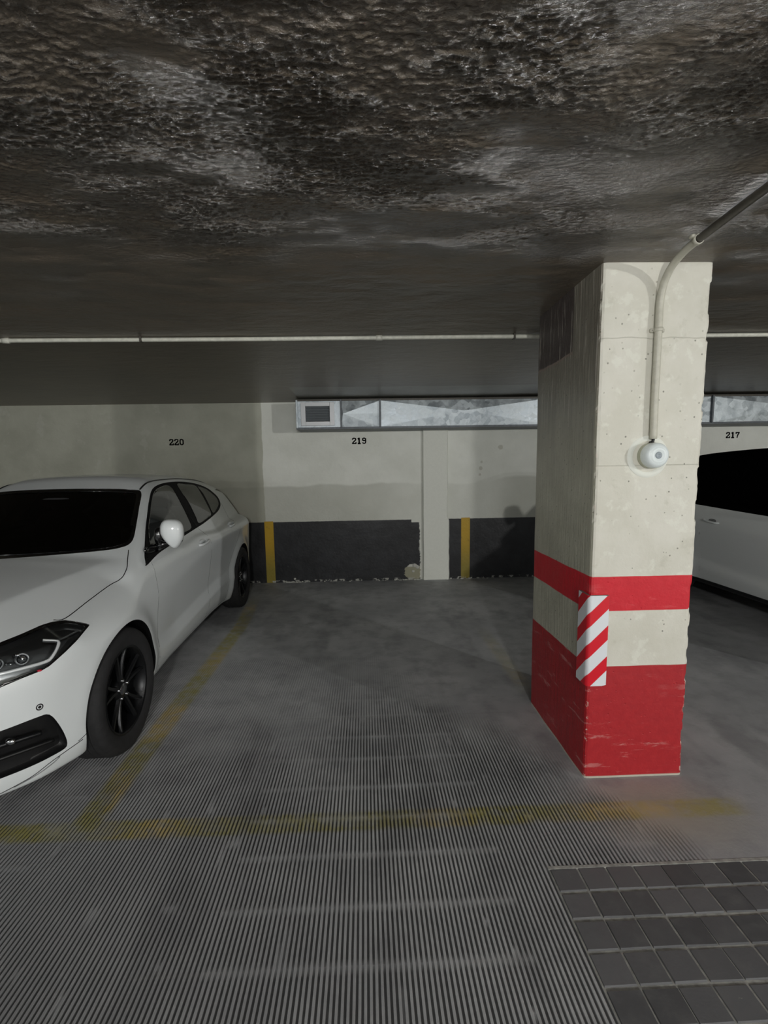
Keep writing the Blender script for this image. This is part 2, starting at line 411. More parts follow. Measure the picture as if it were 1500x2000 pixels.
# car materials
def paint(name, col):
    n = NT(name); c = col
    front = n.mix(n.math('MULTIPLY', n.noise(2, 3, .5), .12), col, tuple(v * .8 for v in col[:3]) + (1,))
    # the inside of the shell is dark trim
    n.out(n.mix(n.geo.outputs['Backfacing'], front, srgb(34, 34, 36)), .38, coat=.8, coat_rough=.08, spec=.5)
    return n.m
M_white = paint('car_white_paint', srgb(224, 229, 230))
def glass(name, tint, rough=.02, ior=1.52):
    m = bpy.data.materials.new(name); m.use_nodes = True; t = m.node_tree; t.nodes.clear()
    o = t.nodes.new('ShaderNodeOutputMaterial'); mx = t.nodes.new('ShaderNodeMixShader'); tr = t.nodes.new('ShaderNodeBsdfTransparent')
    gl = t.nodes.new('ShaderNodeBsdfGlossy'); fr = t.nodes.new('ShaderNodeFresnel'); fr.inputs[0].default_value = ior
    tr.inputs[0].default_value = tint; gl.inputs['Roughness'].default_value = rough
    t.links.new(fr.outputs[0], mx.inputs[0]); t.links.new(tr.outputs[0], mx.inputs[1]); t.links.new(gl.outputs[0], mx.inputs[2]); t.links.new(mx.outputs[0], o.inputs[0])
    return m
M_glass = glass('car_tinted_glass', (.30, .32, .32, 1))
M_glass_s = glass('car_side_glass', (.42, .44, .44, 1), .03, 2.1)
M_glass_d = glass('car_privacy_glass', (.03, .03, .03, 1))
M_lens = glass('headlamp_lens', (.9, .92, .92, 1))
M_black = plain('car_black_trim', srgb(20, 20, 21), .42, spec=.4)
M_gloss = plain('car_gloss_black', srgb(10, 10, 11), .15, coat=.5)
M_rubber = plain('tyre_rubber', srgb(42, 42, 43), .75, noise=.1, spec=.3)
M_rim = plain('dark_alloy', srgb(26, 27, 29), .34, .45)
M_suvdark = bpy.data.materials.new('dark_side_glass'); M_suvdark.use_nodes = True; _t = M_suvdark.node_tree
_d = _t.nodes.new('ShaderNodeBsdfDiffuse'); _d.inputs[0].default_value = srgb(9, 9, 10); _t.links.new(_d.outputs[0], _t.nodes['Material Output'].inputs[0])
M_trim = plain('window_rubber', srgb(16, 16, 17), .7, spec=.15)
M_rimface = plain('polished_alloy_edge', srgb(150, 152, 155), .2, .95)
M_chrome = plain('chrome', srgb(210, 212, 214), .12, 1.)
M_house = plain('lamp_housing', srgb(118, 120, 122), .3, .5)
M_guide = plain('light_guide', srgb(222, 226, 228), .2, .2)
M_red = plain('red_reflector', srgb(200, 40, 60), .3)
M_seat = plain('seat_fabric', srgb(36, 36, 38), .8)
M_head = plain('grey_headliner', srgb(120, 118, 112), .9)

# ================================================================ STRUCTURE
H = 2.2655; W = 6.068
TX, TY, TS = .6373, 1.5500, .1011               # tile field corner and pitch
XL, XR, YB = -9.0, 9.5, -6.5

# ceiling: slow waves in the sprayed surface as real relief, coarse away from the camera
xs = np.concatenate([np.linspace(XL, -3.4, 12)[:-1], np.arange(-3.4, -2.1, .03), np.arange(-2.1, 2.3, .0054), np.arange(2.3, 3.4, .03), np.linspace(3.4, XR, 12)])
ys = np.concatenate([np.linspace(YB, .70, 10)[:-1], np.arange(.70, .86, .03), np.arange(.86, 1.62, .0032), np.arange(1.62, 2.25, .0055), np.arange(2.25, 3.3, .02), np.linspace(3.3, W + .01, 30)])
X_, Y_ = np.meshgrid(xs, ys)
w1 = vnoise(X_ * 1.6, Y_ * 3.2, 1) + .5 * vnoise(X_ * 4 + 9, Y_ * 8, 2) + .22 * vnoise(X_ * 9, Y_ * 19, 3)
amp = sstep(3.3, 2.2, Y_) * (1 - sstep(3.0, 3.4, np.abs(X_))) * sstep(.5, .8, Y_)
keep = 1 - sstep(.10, .02, np.maximum(np.abs(X_ - 1.22) - .26, np.abs(Y_ - 2.4) - .40))
rid = lambda n_: (1 - np.abs(2 * n_ - 1))
sp1 = rid(vnoise(X_ * 52 + 3 * vnoise(X_ * 9, Y_ * 9, 51), Y_ * 95, 52)); sp2 = rid(vnoise(X_ * 95, Y_ * 160, 53)); sp3 = vnoise(X_ * 30, Y_ * 55, 54)
zone = sstep(2.05, 1.15, Y_ + (vnoise(X_ * 1.7, Y_ * 2.2, 55) - .5) * 1.1) * sstep(.16, .50, vnoise(X_ * 2.6 + 9, Y_ * 5.5, 56) * .65 + vnoise(X_ * 7, Y_ * 13, 57) * .35)
zone = (zone * .93 + .07) * sstep(2.25, 1.9, Y_) * sstep(2.3, 2.1, np.abs(X_)) * sstep(.70, .86, Y_)
spat = (sp1 ** 2 * .0048 + sp2 ** 2 * .0026 + sp3 * .003) * zone
Zc = H + ((w1 - .85) * .022 * amp - spat) * keep * sstep(.05, .12, np.abs(X_ - 1.205) + 0 * Y_)
V, F = grid(X_, Y_, Zc)
tag(mesh_obj('ceiling', V, F[:, ::-1], M_ceiling, smooth=True), kind='structure')

# floor: rectangles around the ribbed field and the paver field
RX0, RX1, RY0, RY1 = -4.0, 1.60, .20, 3.60
TX1, TY0 = TX + 20 * TS, TY - 14 * TS
fl = MB()
def rect(x0, x1, y0, y1, z=0): fl.add([(x0, y0, z), (x1, y0, z), (x1, y1, z), (x0, y1, z)], [(0, 1, 2, 3)])
rect(XL, XR, YB, TY0); rect(XL, RX0, TY0, RY1); rect(XL, XR, RY1, W + .01)
rect(RX0, RX0, 0, 0) if False else None
rect(TX1, XR, TY0, TY); rect(RX1, XR, TY, RY1)
floor = fl.build('floor', M_floor); tag(floor, kind='structure')
# ribbed paving: every groove is real relief; ribs fade where worn smooth or filled
pitch = .0158
def ribs(x0, x1, y0, y1, name):
    nr = int(round((x1 - x0) / pitch)); p = (x1 - x0) / nr
    off = np.array([0, .14, .40, .54, .72, .86]) * p
    lev = np.array([0, 0, 0, 1, 1, 0.])          # 1 = groove bottom
    off = np.array([.0, .46, .58, .88]) * p; lev = np.array([0, 0, 1, 1.])
    xs = (x0 + np.arange(nr)[:, None] * p + off[None, :]).ravel(); L = np.tile(lev, nr)
    xs = np.append(xs, x1); L = np.append(L, 0)
    ys = np.linspace(y0, y1, int((y1 - y0) / .024) + 1)
    X, Y = np.meshgrid(xs, ys); xq = np.floor((X - x0) / p) * p + x0
    n = vnoise(xq * 2.1, Y * 1.5, 11) * .6 + vnoise(xq * 9, Y * 5, 12) * .4
    m = 1 - .85 * sstep(2.0, 3.05, Y + (n - .5) * 1.1)
    m *= sstep(.15, .30, n) * .35 + .65
    m *= 1 - sstep(.62, 1.05, X + (Y - 1.55) * .55 + (vnoise(xq * 6, Y * 6, 5) - .5) * .3 - .30) * (Y > 1.5)
    spot = vnoise(xq * 17, Y * 11, 21); m *= 1 - .7 * sstep(.91, .96, spot)
    jl = np.abs(((Y - .934) / .202) % 1 - .5) < .06; m *= np.where(jl & (vnoise(xq * 3, Y * 0, 31) > .55), .5, 1)
    m *= sstep(RX0, RX0 + .1, X) * sstep(RY1, RY1 - .1, Y)
    wob = (vnoise(xq * 50, Y * 20, 41) - .5) * .0016
    V, F = grid(X + wob * (L[None, :] > 0), Y, -.0055 * L[None, :] * m)
    o = mesh_obj(name, V, F, M_ribs, floor); tag(o, kind='stuff')
    fattr(o, 'groove', (L[None, :] * m).ravel()); return o
ribs(RX0, TX - .004, TY0, RY1, 'ribbed_paving')
ribs(TX - .004, RX1, TY, RY1, 'ribbed_paving')
# paver field
g = MB(); g.add([(TX - .004, TY0, -.0045), (TX1, TY0, -.0045), (TX1, TY, -.0045), (TX - .004, TY, -.0045)], [(0, 1, 2, 3)])
g.box((TX - .004, TY - .006, -.006), (TX1, TY + .006, .0012))
g.build('mortar_bed', M_grout, floor)
jr = [random.uniform(.0045, .0065) for _ in range(15)]
for i in range(20):
    for j in range(14):
        a = random.uniform(.0028, .0046); hx0 = TX + i * TS + a; hx1 = TX + (i + 1) * TS - random.uniform(.0024, .0042)
        hy1 = TY - j * TS - jr[j]; hy0 = TY - (j + 1) * TS + jr[j + 1]
        if random.random() < .30 and i % 20 < 19: hx1 = TX + (i + 1) * TS + .0002         # joints closed with dirt
        z = random.uniform(-.0008, .0010)
        q = .003
        cx, cy = (hx0 + hx1) / 2, (hy0 + hy1) / 2; ax, ay = (hx1 - hx0) / 2, (hy1 - hy0) / 2
        V = [(sx * ax, sy * ay, -.004) for sx, sy in ((-1, -1), (1, -1), (1, 1), (-1, 1))] + [(sx * (ax - .0012), sy * (ay - q), z) for sx, sy in ((-1, -1), (1, -1), (1, 1), (-1, 1))]
        V = [(a_ + random.uniform(-.0008, .0008), b_ + random.uniform(-.0008, .0008), c_) for a_, b_, c_ in V]
        o = mesh_obj('tile', V, [(4, 5, 6, 7), (0, 1, 5, 4), (1, 2, 6, 5), (2, 3, 7, 6), (3, 0, 4, 7)], M_tile, floor)
        o.location = (cx, cy, 0)

# walls
def wall(name, a, b, mat): 
    o = MB().box(a, b).build(name, mat); return tag(o, kind='structure')
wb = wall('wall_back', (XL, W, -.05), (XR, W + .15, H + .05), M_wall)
wall('wall_left', (XL - .15, YB, -.05), (XL, W + .15, H + .05), M_wall2)
wall('wall_right', (XR, YB, -.05), (XR + .15, W + .15, H + .05), M_wall2)
# pilaster
pl = MB()
zz = np.linspace(0, H, 60)
rows = []
for z in zz:
    k = (vnoise(np.array([z * 9.]), np.array([1.5]), 3)[0] - .5) * .006; x1 = 1.045 + (.018 if z < .78 else 0) + (vnoise(np.array([z * 14.]), np.array([5.5]), 4)[0] - .5) * .008
    rows.append([(.728 + k * .4, W + .01, z), (.728 + k * .4, W - .030, z), (.736 + k * .4, W - .042, z), (x1 - .012, W - .042, z), (x1, W - .028, z), (x1, W + .01, z)])
V = [p for r in rows for p in r]; F = []
for i in range(len(rows) - 1):
    for k in range(5): F.append((i * 6 + k, i * 6 + k + 1, (i + 1) * 6 + k + 1, (i + 1) * 6 + k))
tag(mesh_obj('trim_1', V, F, M_cream), kind='structure')

# stencilled bay numbers, painted on the back wall
GL = {  # strokes on a 0..1 x 0..1.6 cell, stencil breaks between strokes
 '2': [[(.08, 1.18), (.12, 1.42), (.40, 1.54)], [(.58, 1.54), (.86, 1.40), (.88, 1.10), (.55, .72)], [(.44, .62), (.10, .24), (.08, .08)], [(.04, .08), (.95, .08)], [(.93, .08), (.95, .36)]],
 '1': [[(.50, .18), (.50, 1.50)], [(.24, 1.34), (.50, 1.52)], [(.22, .07), (.78, .07)]],
 '9': [[(.44, 1.54), (.12, 1.36), (.12, 1.00), (.42, .84)], [(.58, 1.54), (.88, 1.34), (.90, .60), (.82, .22), (.58, .06)], [(.56, .84), (.80, .92)], [(.40, .06), (.12, .26)]],
 '0': [[(.42, 1.54), (.12, 1.30), (.12, .30), (.42, .06)], [(.58, 1.54), (.88, 1.30), (.88, .30), (.58, .06)]],
 '7': [[(.06, 1.50), (.94, 1.50)], [(.08, 1.50), (.08, 1.22)], [(.88, 1.40), (.56, .78)], [(.50, .64), (.42, .08)]],
}
def number(txt, xc, zc, s=.048, gap=.062, faint=False):
    m = MB(); x0 = xc - (len(txt) * gap) / 2 + .004
    for i, ch in enumerate(txt):
        for st in GL[ch]:
            P = [(x0 + i * gap + a * s, zc + (b - .8) * s * .92) for a, b in st]
            wd = .0075 if ch != '1' else .0095
            for (ax_, az_), (bx_, bz_) in zip(P[:-1], P[1:]):
                d = Vector((bx_ - ax_, 0, bz_ - az_)).normalized(); nn = Vector((-d.z, 0, d.x)) * wd; e = d * wd * .6
                a3 = Vector((ax_, W, az_)) - e; b3 = Vector((bx_, W, bz_)) + e
                f = Vector((0, -.0012, 0)); b_ = Vector((0, .001, 0))
                m.add([a3 - nn + b_, b3 - nn + b_, b3 + nn + b_, a3 + nn + b_, a3 - nn + f, b3 - nn + f, b3 + nn + f, a3 + nn + f],
                      [(4, 5, 6, 7), (7, 6, 5, 4), (0, 1, 5, 4), (1, 2, 6, 5), (2, 3, 7, 6), (3, 0, 4, 7)])
    return m.build('bay_number', M_number, wb)
number('219', -.061, 1.786); number('220', -2.316, 1.803); number('217', 4.72, 1.79); number('221', -4.86, 1.81)
# plaster crumbs and ragged mortar along the wall foot
cr = MB()
for i in range(90):
    x = random.choice([random.uniform(-1.15, .70), random.uniform(.35, .70), random.uniform(1.06, 1.6), random.uniform(-1.05, -.85)])
    r = random.uniform(.004, .013) * (1.7 if random.random() < .08 else 1)
    cr.blob((x, W - random.uniform(.0, .035), r * .5), (r * random.uniform(.8, 2.2), r, r * .7), 2, 6, 4)
for (x, z, r) in ((.62, .185, .03), (.655, .16, .024), (.60, .11, .02), (-.93, .045, .016)):
    cr.blob((x, W, z), (r, .012, r * .8), 2.2, 10, 6)
cr.build('plaster_crumbs', M_crumb, wb)['kind'] = 'stuff'

# ================================================================ PILLAR
PX0, PX1, PY0, PY1 = .9875, 1.4511, 2.0344, 2.7610
def pillar():
    root = empty('concrete_pillar', ((PX0 + PX1) / 2, (PY0 + PY1) / 2, 0))
    tag(root, 'cream square concrete pillar with red painted bands and base standing between the bays', 'pillar')
    nz = 190; per = []
    def side(a, b, n):
        return [(a[0] + (b[0] - a[0]) * i / n, a[1] + (b[1] - a[1]) * i / n) for i in range(n)]
    P = side((PX0, PY0), (PX1, PY0), 34) + side((PX1, PY0), (PX1, PY1), 40) + side((PX1, PY1), (PX0, PY1), 20) + side((PX0, PY1), (PX0, PY0), 50)
    P = np.array(P); n = len(P); z = np.linspace(0, H + .01, nz)
    Xp = np.tile(P[:, 0], (nz, 1)); Yp = np.tile(P[:, 1], (nz, 1)); Zp = np.tile(z[:, None], (1, n))
    cxp, cyp = (PX0 + PX1) / 2, (PY0 + PY1) / 2
    dx = np.minimum(np.abs(Xp - PX0), np.abs(Xp - PX1)); dy = np.minimum(np.abs(Yp - PY0), np.abs(Yp - PY1)); de = np.maximum(dx, dy)
    onf = np.abs(Yp - PY0) < 1e-6; onb = np.abs(Yp - PY1) < 1e-6; onl = np.abs(Xp - PX0) < 1e-6; onr = np.abs(Xp - PX1) < 1e-6
    # rounded / chipped arrises: corner vertices pull inwards, more on the right-hand edge
    ch = .004 + .009 * sstep(.62, .9, vnoise(Zp * 34, Xp * 0 + 3, 7)) * np.where(Xp > cxp, .9, .12) + .0015 * vnoise(Zp * 60, Xp * 0, 8)
    k = np.exp(-(de / .010) ** 2) * ch
    und = (vnoise(Zp * 5, (Xp + Yp) * 6, 9) - .5) * .004
    bow = .004 * np.sin(Zp * 2.1 + 1)
    Xn = Xp - np.sign(Xp - cxp) * (k + und * (onl | onr)) + np.where(onr, (vnoise(Zp * 3, Yp * 2, 14) - .5) * .004, 0) * sstep(0, .1, Zp)
    Yn = Yp - np.sign(Yp - cyp) * (k + und * (onf | onb) * .6)
    V = np.stack([Xn.ravel(), Yn.ravel(), Zp.ravel()], -1) - np.array([root.location[0], root.location[1], 0])
    i = (np.arange(nz - 1)[:, None] * n + np.arange(n)[None, :]); j = (np.arange(nz - 1)[:, None] * n + (np.arange(n)[None, :] + 1) % n)
    F = np.stack([i.ravel(), j.ravel(), j.ravel() + n, i.ravel() + n], -1)
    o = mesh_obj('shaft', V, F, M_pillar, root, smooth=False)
    # front face flag is stored per vertex; rows at x=PX0 belong to the left face except the very corner
    face = onf & (Xp > PX0 + .001)
    corner = onf & (Xp <= PX0 + .001)
    fattr(o, 'face', np.where(face, 1., np.where(corner, .8, 0)).ravel()); fattr(o, 'edge', np.exp(-(de / .016) ** 2).ravel())
    # plastered ring left around the alarm
    m = MB(); m.lathe([(.066, .0), (.073, .0035), (.082, .0035), (.09, .0)], (1.214, PY0, 1.478), (0, -1, 0), 40)
    m.V = [(a - root.location[0], b - root.location[1], c) for a, b, c in m.V]
    m.build('plaster_ring', M_cream, root, True)
    return root
pillar()

# corner guard: foam strip folded round the pillar's left front arris
def guard():
    root = empty('corner_guard', (PX0, PY0, .455)); tag(root, 'red and white diagonally striped foam guard wrapped round the left front pillar corner', 'corner guard')
    t = .012; r = .018; x0 = -t; y0 = -t
    prof = []; u = 0
    prof.append((.080, y0)); 
    for i in range(4): prof.append((.080 - (i + 1) * .0185, y0))
    for i in range(1, 9):
        a = math.pi / 2 * i / 8; prof.append((x0 + r - r * math.sin(a), y0 + r - r * math.cos(a)))
    for i in range(1, 6): prof.append((x0, y0 + r + i * .0165))
    n = len(prof); us = [0]
    for a, b in zip(prof[:-1], prof[1:]): us.append(us[-1] + math.hypot(a[0] - b[0], a[1] - b[1]))
    hh = .419; nz = 24; V = []; U = []
    for j in range(nz + 1):
        for i, (a, b) in enumerate(prof):
            z = hh * j / nz
            if i == 0: z = min(max(z, .004), hh - .004)
            V.append((a, b, z)); U.append(-us[i])
    F = [(j * n + i + 1, j * n + i, (j + 1) * n + i, (j + 1) * n + i + 1) for j in range(nz) for i in range(n - 1)]
    # inner skin to give it thickness
    k = len(V); inn = [(a, -.001) if a > .004 else (-.001, b) for a, b in prof]; inn = [(max(a, -.001), max(b, -.001)) for a, b in inn]
    for z in (0, hh):
        for a, b in inn: V.append((a, b, z)); U.append(0)
    top = nz * n
    F2 = [(i, i + 1, k + i + 1, k + i) for i in range(n - 1)] + [(top + i + 1, top + i, k + n + i, k + n + i + 1) for i in range(n - 1)]
    F2 += [(0, k, k + n, top), (n - 1, top + n - 1, k + n + n - 1, k + n - 1)]
    o = mesh_obj('striped_skin', V, F, M_guard, root, smooth=True); fattr(o, 'u', U)
    o2 = mesh_obj('foam_edge', V, F2, M_foam, root)
    return root
guard()

# round alarm on the pillar with its conduit
AX, AZ = 1.221, 1.482; AY = PY0
def alarm():
    root = empty('wall_alarm', (AX, AY, AZ)); tag(root, 'small round white alarm sounder screwed to the front of the cream pillar', 'alarm')
    MB().lathe([(0, 0), (.054, 0), (.054, .022), (.050, .026), (.0, .026)], (0, 0, 0), (0, -1, 0), 48).build('base', M_plastic_o, root, False)
    MB().lathe([(.053, .022), (.0535, .036), (.052, .052), (.046, .062), (.036, .067), (.034, .067)], (0, 0, 0), (0, -1, 0), 48).build('cap', M_plastic_w, root, True)
    MB().lathe([(.034, .067), (.030, .069), (.022, .0685), (.018, .066), (0, .0655)], (0, 0, 0), (0, -1, 0), 40).build('front_disc', M_plastic_w, root, True)
    MB().lathe([(.0145, .0665), (.0125, .0695), (.006, .0695), (.0045, .0675), (0, .0675)], (0, 0, 0), (0, -1, 0), 30).build('centre_button', M_plastic_g, root, True)
    MB().blob((-.0490, -.040, .004), (.004, .005, .004), 2, 10, 8).build('side_screw', M_number, root, True)
    m = MB(); m.tube([(.004, -.013, .045), (.004, -.013, .060), (.006, -.013, .072)], .006); m.tube([(-.007, -.013, .046), (-.006, -.012, .060)], .004)
    m.build('cable', M_dark, root, True)
alarm()
def conduit():
    root = empty('alarm_conduit', (AX, AY, 1.545)); tag(root, 'grey plastic conduit running down the cream pillar from ceiling to alarm', 'conduit')
    L = root.location; R_ = .0145; yo = AY - .017
    pts = [(1.224, yo, 1.552), (1.222, yo, 1.70), (1.222, yo, 1.90), (1.222, yo, 2.03), (1.223, yo, 2.105), (1.2235, yo - .018, 2.170), (1.2235, yo - .050, 2.207), (1.2235, yo - .09, 2.229), (1.222, yo - .150, 2.244), (1.220, yo - .215, 2.2485)]
    P = smoothpath(pts, 6)
    rel = lambda pp: [Vector(p) - L for p in pp]
    MB().tube(rel(P), R_, 14).build('pipe', M_plastic, root, True)
    P2 = smoothpath([(1.220, yo - .213, 2.249), (1.200, 1.5, 2.249), (1.192, 1.1, 2.249), (1.19, .3, 2.249), (1.19, -1.5, 2.249)], 6)
    MB().tube(rel(P2), R_ * .96, 12).build('ceiling_run', M_metalpaint, root, True)['label'] = 'dark overpainted length on the ceiling'
    def clamp(c, ax, up_, name='clamp'):
        m = MB(); c = Vector(c) - L; a = Vector(ax)
        m.lathe([(R_ + .0005, -.008), (R_ + .0035, -.008), (R_ + .0035, .008), (R_ + .0005, .008)], c, a, 20)
        side = a.cross(Vector(up_)).normalized()
        for s in (-1, 1):
            p = c + side * s * (R_ + .008) + Vector(up_) * (-.010)
            m.blob(p, (.008, .006, .008) if abs(a.z) > .5 else (.008, .012, .006), 4, 10, 6)
        m.build(name, M_plastic, root, True)
        MB().blob(c - side * (R_ + .009) + Vector(up_) * (-.004), (.003, .003, .003), 2, 8, 6).build('screw', M_screw, root, True)
    clamp((1.222, yo, 1.995), (0, 0, 1), (0, -1, 0))
    clamp((1.2195, 1.80, 2.249), (0, 1, 0), (0, 0, -1))
    clamp((1.193, 1.18, 2.249), (0, 1, 0), (0, 0, -1))
conduit()

# long white conduit across the ceiling
def pipe():
    root = empty('ceiling_pipe', (0, 3.085, H - .016)); tag(root, 'long thin white pipe running straight across the brown ceiling behind the pillar', 'pipe')
    MB().tube([(x, 0, .0015 * math.sin(x * 2.3)) for x in np.linspace(-6.5, 6.5, 40)], .0125, 12).build('pipe', M_pipe, root, True)
    for x in (-5.2, -2.16, .105, 2.6, 5.0):
        MB().tube([(x - .02, 0, .0015 * math.sin(x * 2.3)), (x + .02, 0, .0015 * math.sin(x * 2.3))], .0165, 12).build('coupling', M_pipe, root, True)
    for x in (-3.7, -1.35, .95, 3.6):
        m = MB().box((x - .006, -.018, -.014), (x + .006, .018, .016)); m.build('clip', M_metalpaint, root)
pipe()

# ventilation duct under the ceiling against the back wall
def duct():
    y0, y1, z0, z1 = 5.66, W - .004, 1.922, 2.222
    root = empty('ventilation_duct', (2.0, y0, z0)); L = root.location
    tag(root, 'galvanised rectangular ventilation duct hung under the ceiling along the back wall', 'duct')
    def part(m, name, mat, bevel=0):
        m.V = [(a - L[0], b - L[1], c - L[2]) for a, b, c in m.V]; return m.build(name, mat, root, bevel=bevel)
    xs = [-.770, -.262, .190, 2.15, 4.12, 6.10, 8.0]
    for i, (a, b) in enumerate(zip(xs[:-1], xs[1:])):
        m = MB()
        if i == 0:                                    # end section carries the vent opening
            vx0, vx1, vz0, vz1 = -.700, -.365, 1.968, 2.185
            m.box((a, y0 + .06, z0), (b, y1, z1))
            for (p, q, r, s) in ((a, vx0, z0, z1), (vx1, b, z0, z1), (vx0, vx1, z0, vz0), (vx0, vx1, vz1, z1)): m.box((p, y0, r), (q, y0 + .06, s))
        elif i == 1:
            V = [(a, y0, z0), (b, y0, z0), (b, y0, z1), (a, y0, z1), (a + .02, y0 - .030, (z0 + z1) / 2), (b, y0 + .004, (z0 + z1) / 2), (a, y1, z0), (b, y1, z0), (b, y1, z1), (a, y1, z1)]
            m.add(V, [(0, 1, 4), (1, 5, 4), (5, 2, 4), (2, 3, 4), (3, 0, 4), (0, 6, 7, 1), (3, 2, 8, 9), (0, 3, 9, 6), (1, 7, 8, 5), (5, 8, 2)])
        else:
            zc = (z0 + z1) / 2 + .02; xc = (a + b) / 2
            V = [(a, y0, z0), (b, y0, z0), (b, y0, z1), (a, y0, z1), (xc, y0 - .024, zc), (a, y1, z0), (b, y1, z0), (b, y1, z1), (a, y1, z1)]
            m.add(V, [(0, 1, 4), (1, 2, 4), (2, 3, 4), (3, 0, 4), (0, 5, 6, 1), (3, 2, 7, 8), (0, 3, 8, 5), (1, 6, 7, 2)])
        part(m, 'duct_panel', M_galv)
    for x in xs[:6]:
        part(MB().box((x - .010, y0 - .030, z0 - .006), (x + .010, y1, z1 + .012)), 'flange', M_galv_d if x > -.7 else M_galv, .003)
    part(MB().box((xs[0] - .012, y0 - .012, z0 - .020), (8.0, y1, z0 + .002)), 'underside_shade', M_galv_d)  # dark strip added to paint in the shade of the duct's underside
    part(MB().box((xs[0] - .012, y0 - .004, z1 - .002), (8.0, y1, z1 + .020)), 'top_angle', M_metalpaint)
    # vent grille
    m = MB()
    for (p, q, r, s) in ((-.725, -.672, 1.943, 2.208), (-.393, -.340, 1.943, 2.208), (-.672, -.393, 1.943, 1.990), (-.672, -.393, 2.162, 2.208)): m.box((p, y0 - .016, r), (q, y0 + .002, s))
    fr = part(m, 'vent_frame', M_vent, .003)
    for k in range(6):
        z = 1.998 + k * .029
        sl = MB().add([(-.672 - L[0], y0 + .002 - L[1], z - L[2]), (-.393 - L[0], y0 + .002 - L[1], z - L[2]), (-.393 - L[0], y0 + .012 - L[1], z + .026 - L[2]), (-.672 - L[0], y0 + .012 - L[1], z + .026 - L[2]),
              (-.672 - L[0], y0 + .004 - L[1], z - .002 - L[2]), (-.393 - L[0], y0 + .004 - L[1], z - .002 - L[2]), (-.393 - L[0], y0 + .014 - L[1], z + .024 - L[2]), (-.672 - L[0], y0 + .014 - L[1], z + .024 - L[2])],
              [(0, 1, 2, 3), (7, 6, 5, 4), (0, 4, 5, 1), (2, 6, 7, 3)])
        sl.build('louvre', M_louvre, fr)
duct()

# ================================================================ CARS
# ==CARSDF==
def sp(x, pts):
    """smooth (monotone-ish cubic) interpolation through pts"""
    P = np.asarray(pts, float); X = P[:, 0]; Y = P[:, 1]
    d = np.diff(Y) / np.diff(X)
    m = np.concatenate([[d[0]], np.where(d[1:] * d[:-1] > 0, 2 * d[1:] * d[:-1] / (d[1:] + d[:-1] + 1e-12), 0), [d[-1]]])
    x = np.clip(x, X[0], X[-1]); i = np.clip(np.searchsorted(X, x) - 1, 0, len(X) - 2)
    h = X[i + 1] - X[i]; t = (x - X[i]) / h
    return ((2*t**3 - 3*t**2 + 1) * Y[i] + (t**3 - 2*t**2 + t) * h * m[i] + (-2*t**3 + 3*t**2) * Y[i+1] + (t**3 - t**2) * h * m[i+1])
def smax(a, b, k):
    h = np.clip(.5 + .5 * (a - b) / k, 0, 1)
    return b + (a - b) * h + k * h * (1 - h)
def smin(a, b, k): return -smax(-a, -b, k)
def soft(v, r): return .5 * (v + np.sqrt(v * v + r * r))       # smooth positive part

CAR = dict(
    plan=[(0, .77), (.12, .80), (.3, .83), (.55, .865), (.83, .885), (1.25, .878), (1.8, .878), (2.6, .888), (3.3, .90), (3.8, .885), (4.1, .85), (4.32, .80)],
    crease=[(0, .70), (.9, .70), (1.5, .715), (2.3, .80), (3.0, .875), (3.5, .90), (4.32, .90)],
    top=[(0, .715), (.06, .75), (.2, .81), (.4, .86), (.7, .915), (1.0, .96), (1.2, .985), (1.6, .985), (2.5, 1.0), (3.3, 1.04), (4.0, 1.04), (4.32, .99)],
    drop=[(0, .035), (.5, .053), (1.0, .064), (1.3, .06), (2.2, .05), (3.0, .11), (4.32, .12)],
    roof=[(1.6, 1.33), (1.95, 1.385), (2.3, 1.425), (2.7, 1.43), (3.2, 1.405), (3.7, 1.345), (4.1, 1.275), (4.3, 1.22)],
    nose=.47, L=4.32, ax=(.845, 3.46), R=.322, zb=.145, wsx=1.10, wsz=.945, wsl=2.28, gh=.79, gz=.955, tum=.56, rake=.62)
def car_side(p, x, z):
    w = sp(x, p['plan']); zc = sp(x, p['crease']); d = z - zc
    cr_ = p.get('cr', .03); dn = soft(-d, cr_); up = soft(d, cr_)
    conc = sp(x, [(0, 0), (1.2, .3), (1.7, 1), (2.6, 1), (3.3, .35), (4.3, 0)])
    s = w - .16 * up - 1.2 * soft(d - .10, .03) ** 2 - (.05 + .13 * conc) * dn
    lo = soft(.47 - z - .06 * (x - 2.2) * conc - .12 * (2.4 - x) * conc, .008)             # lower body flares out again
    s = s + conc * (.42 * np.minimum(lo, .09)) - .35 * soft(.27 - z, .04)
    for a in p['ax']:                                            # wheel-arch flare
        r = np.hypot(x - a, (z - p['R']) * 1.0)
        s = s + .022 * np.exp(-((r - .36) / .07) ** 2) * (z > .1)
    return s
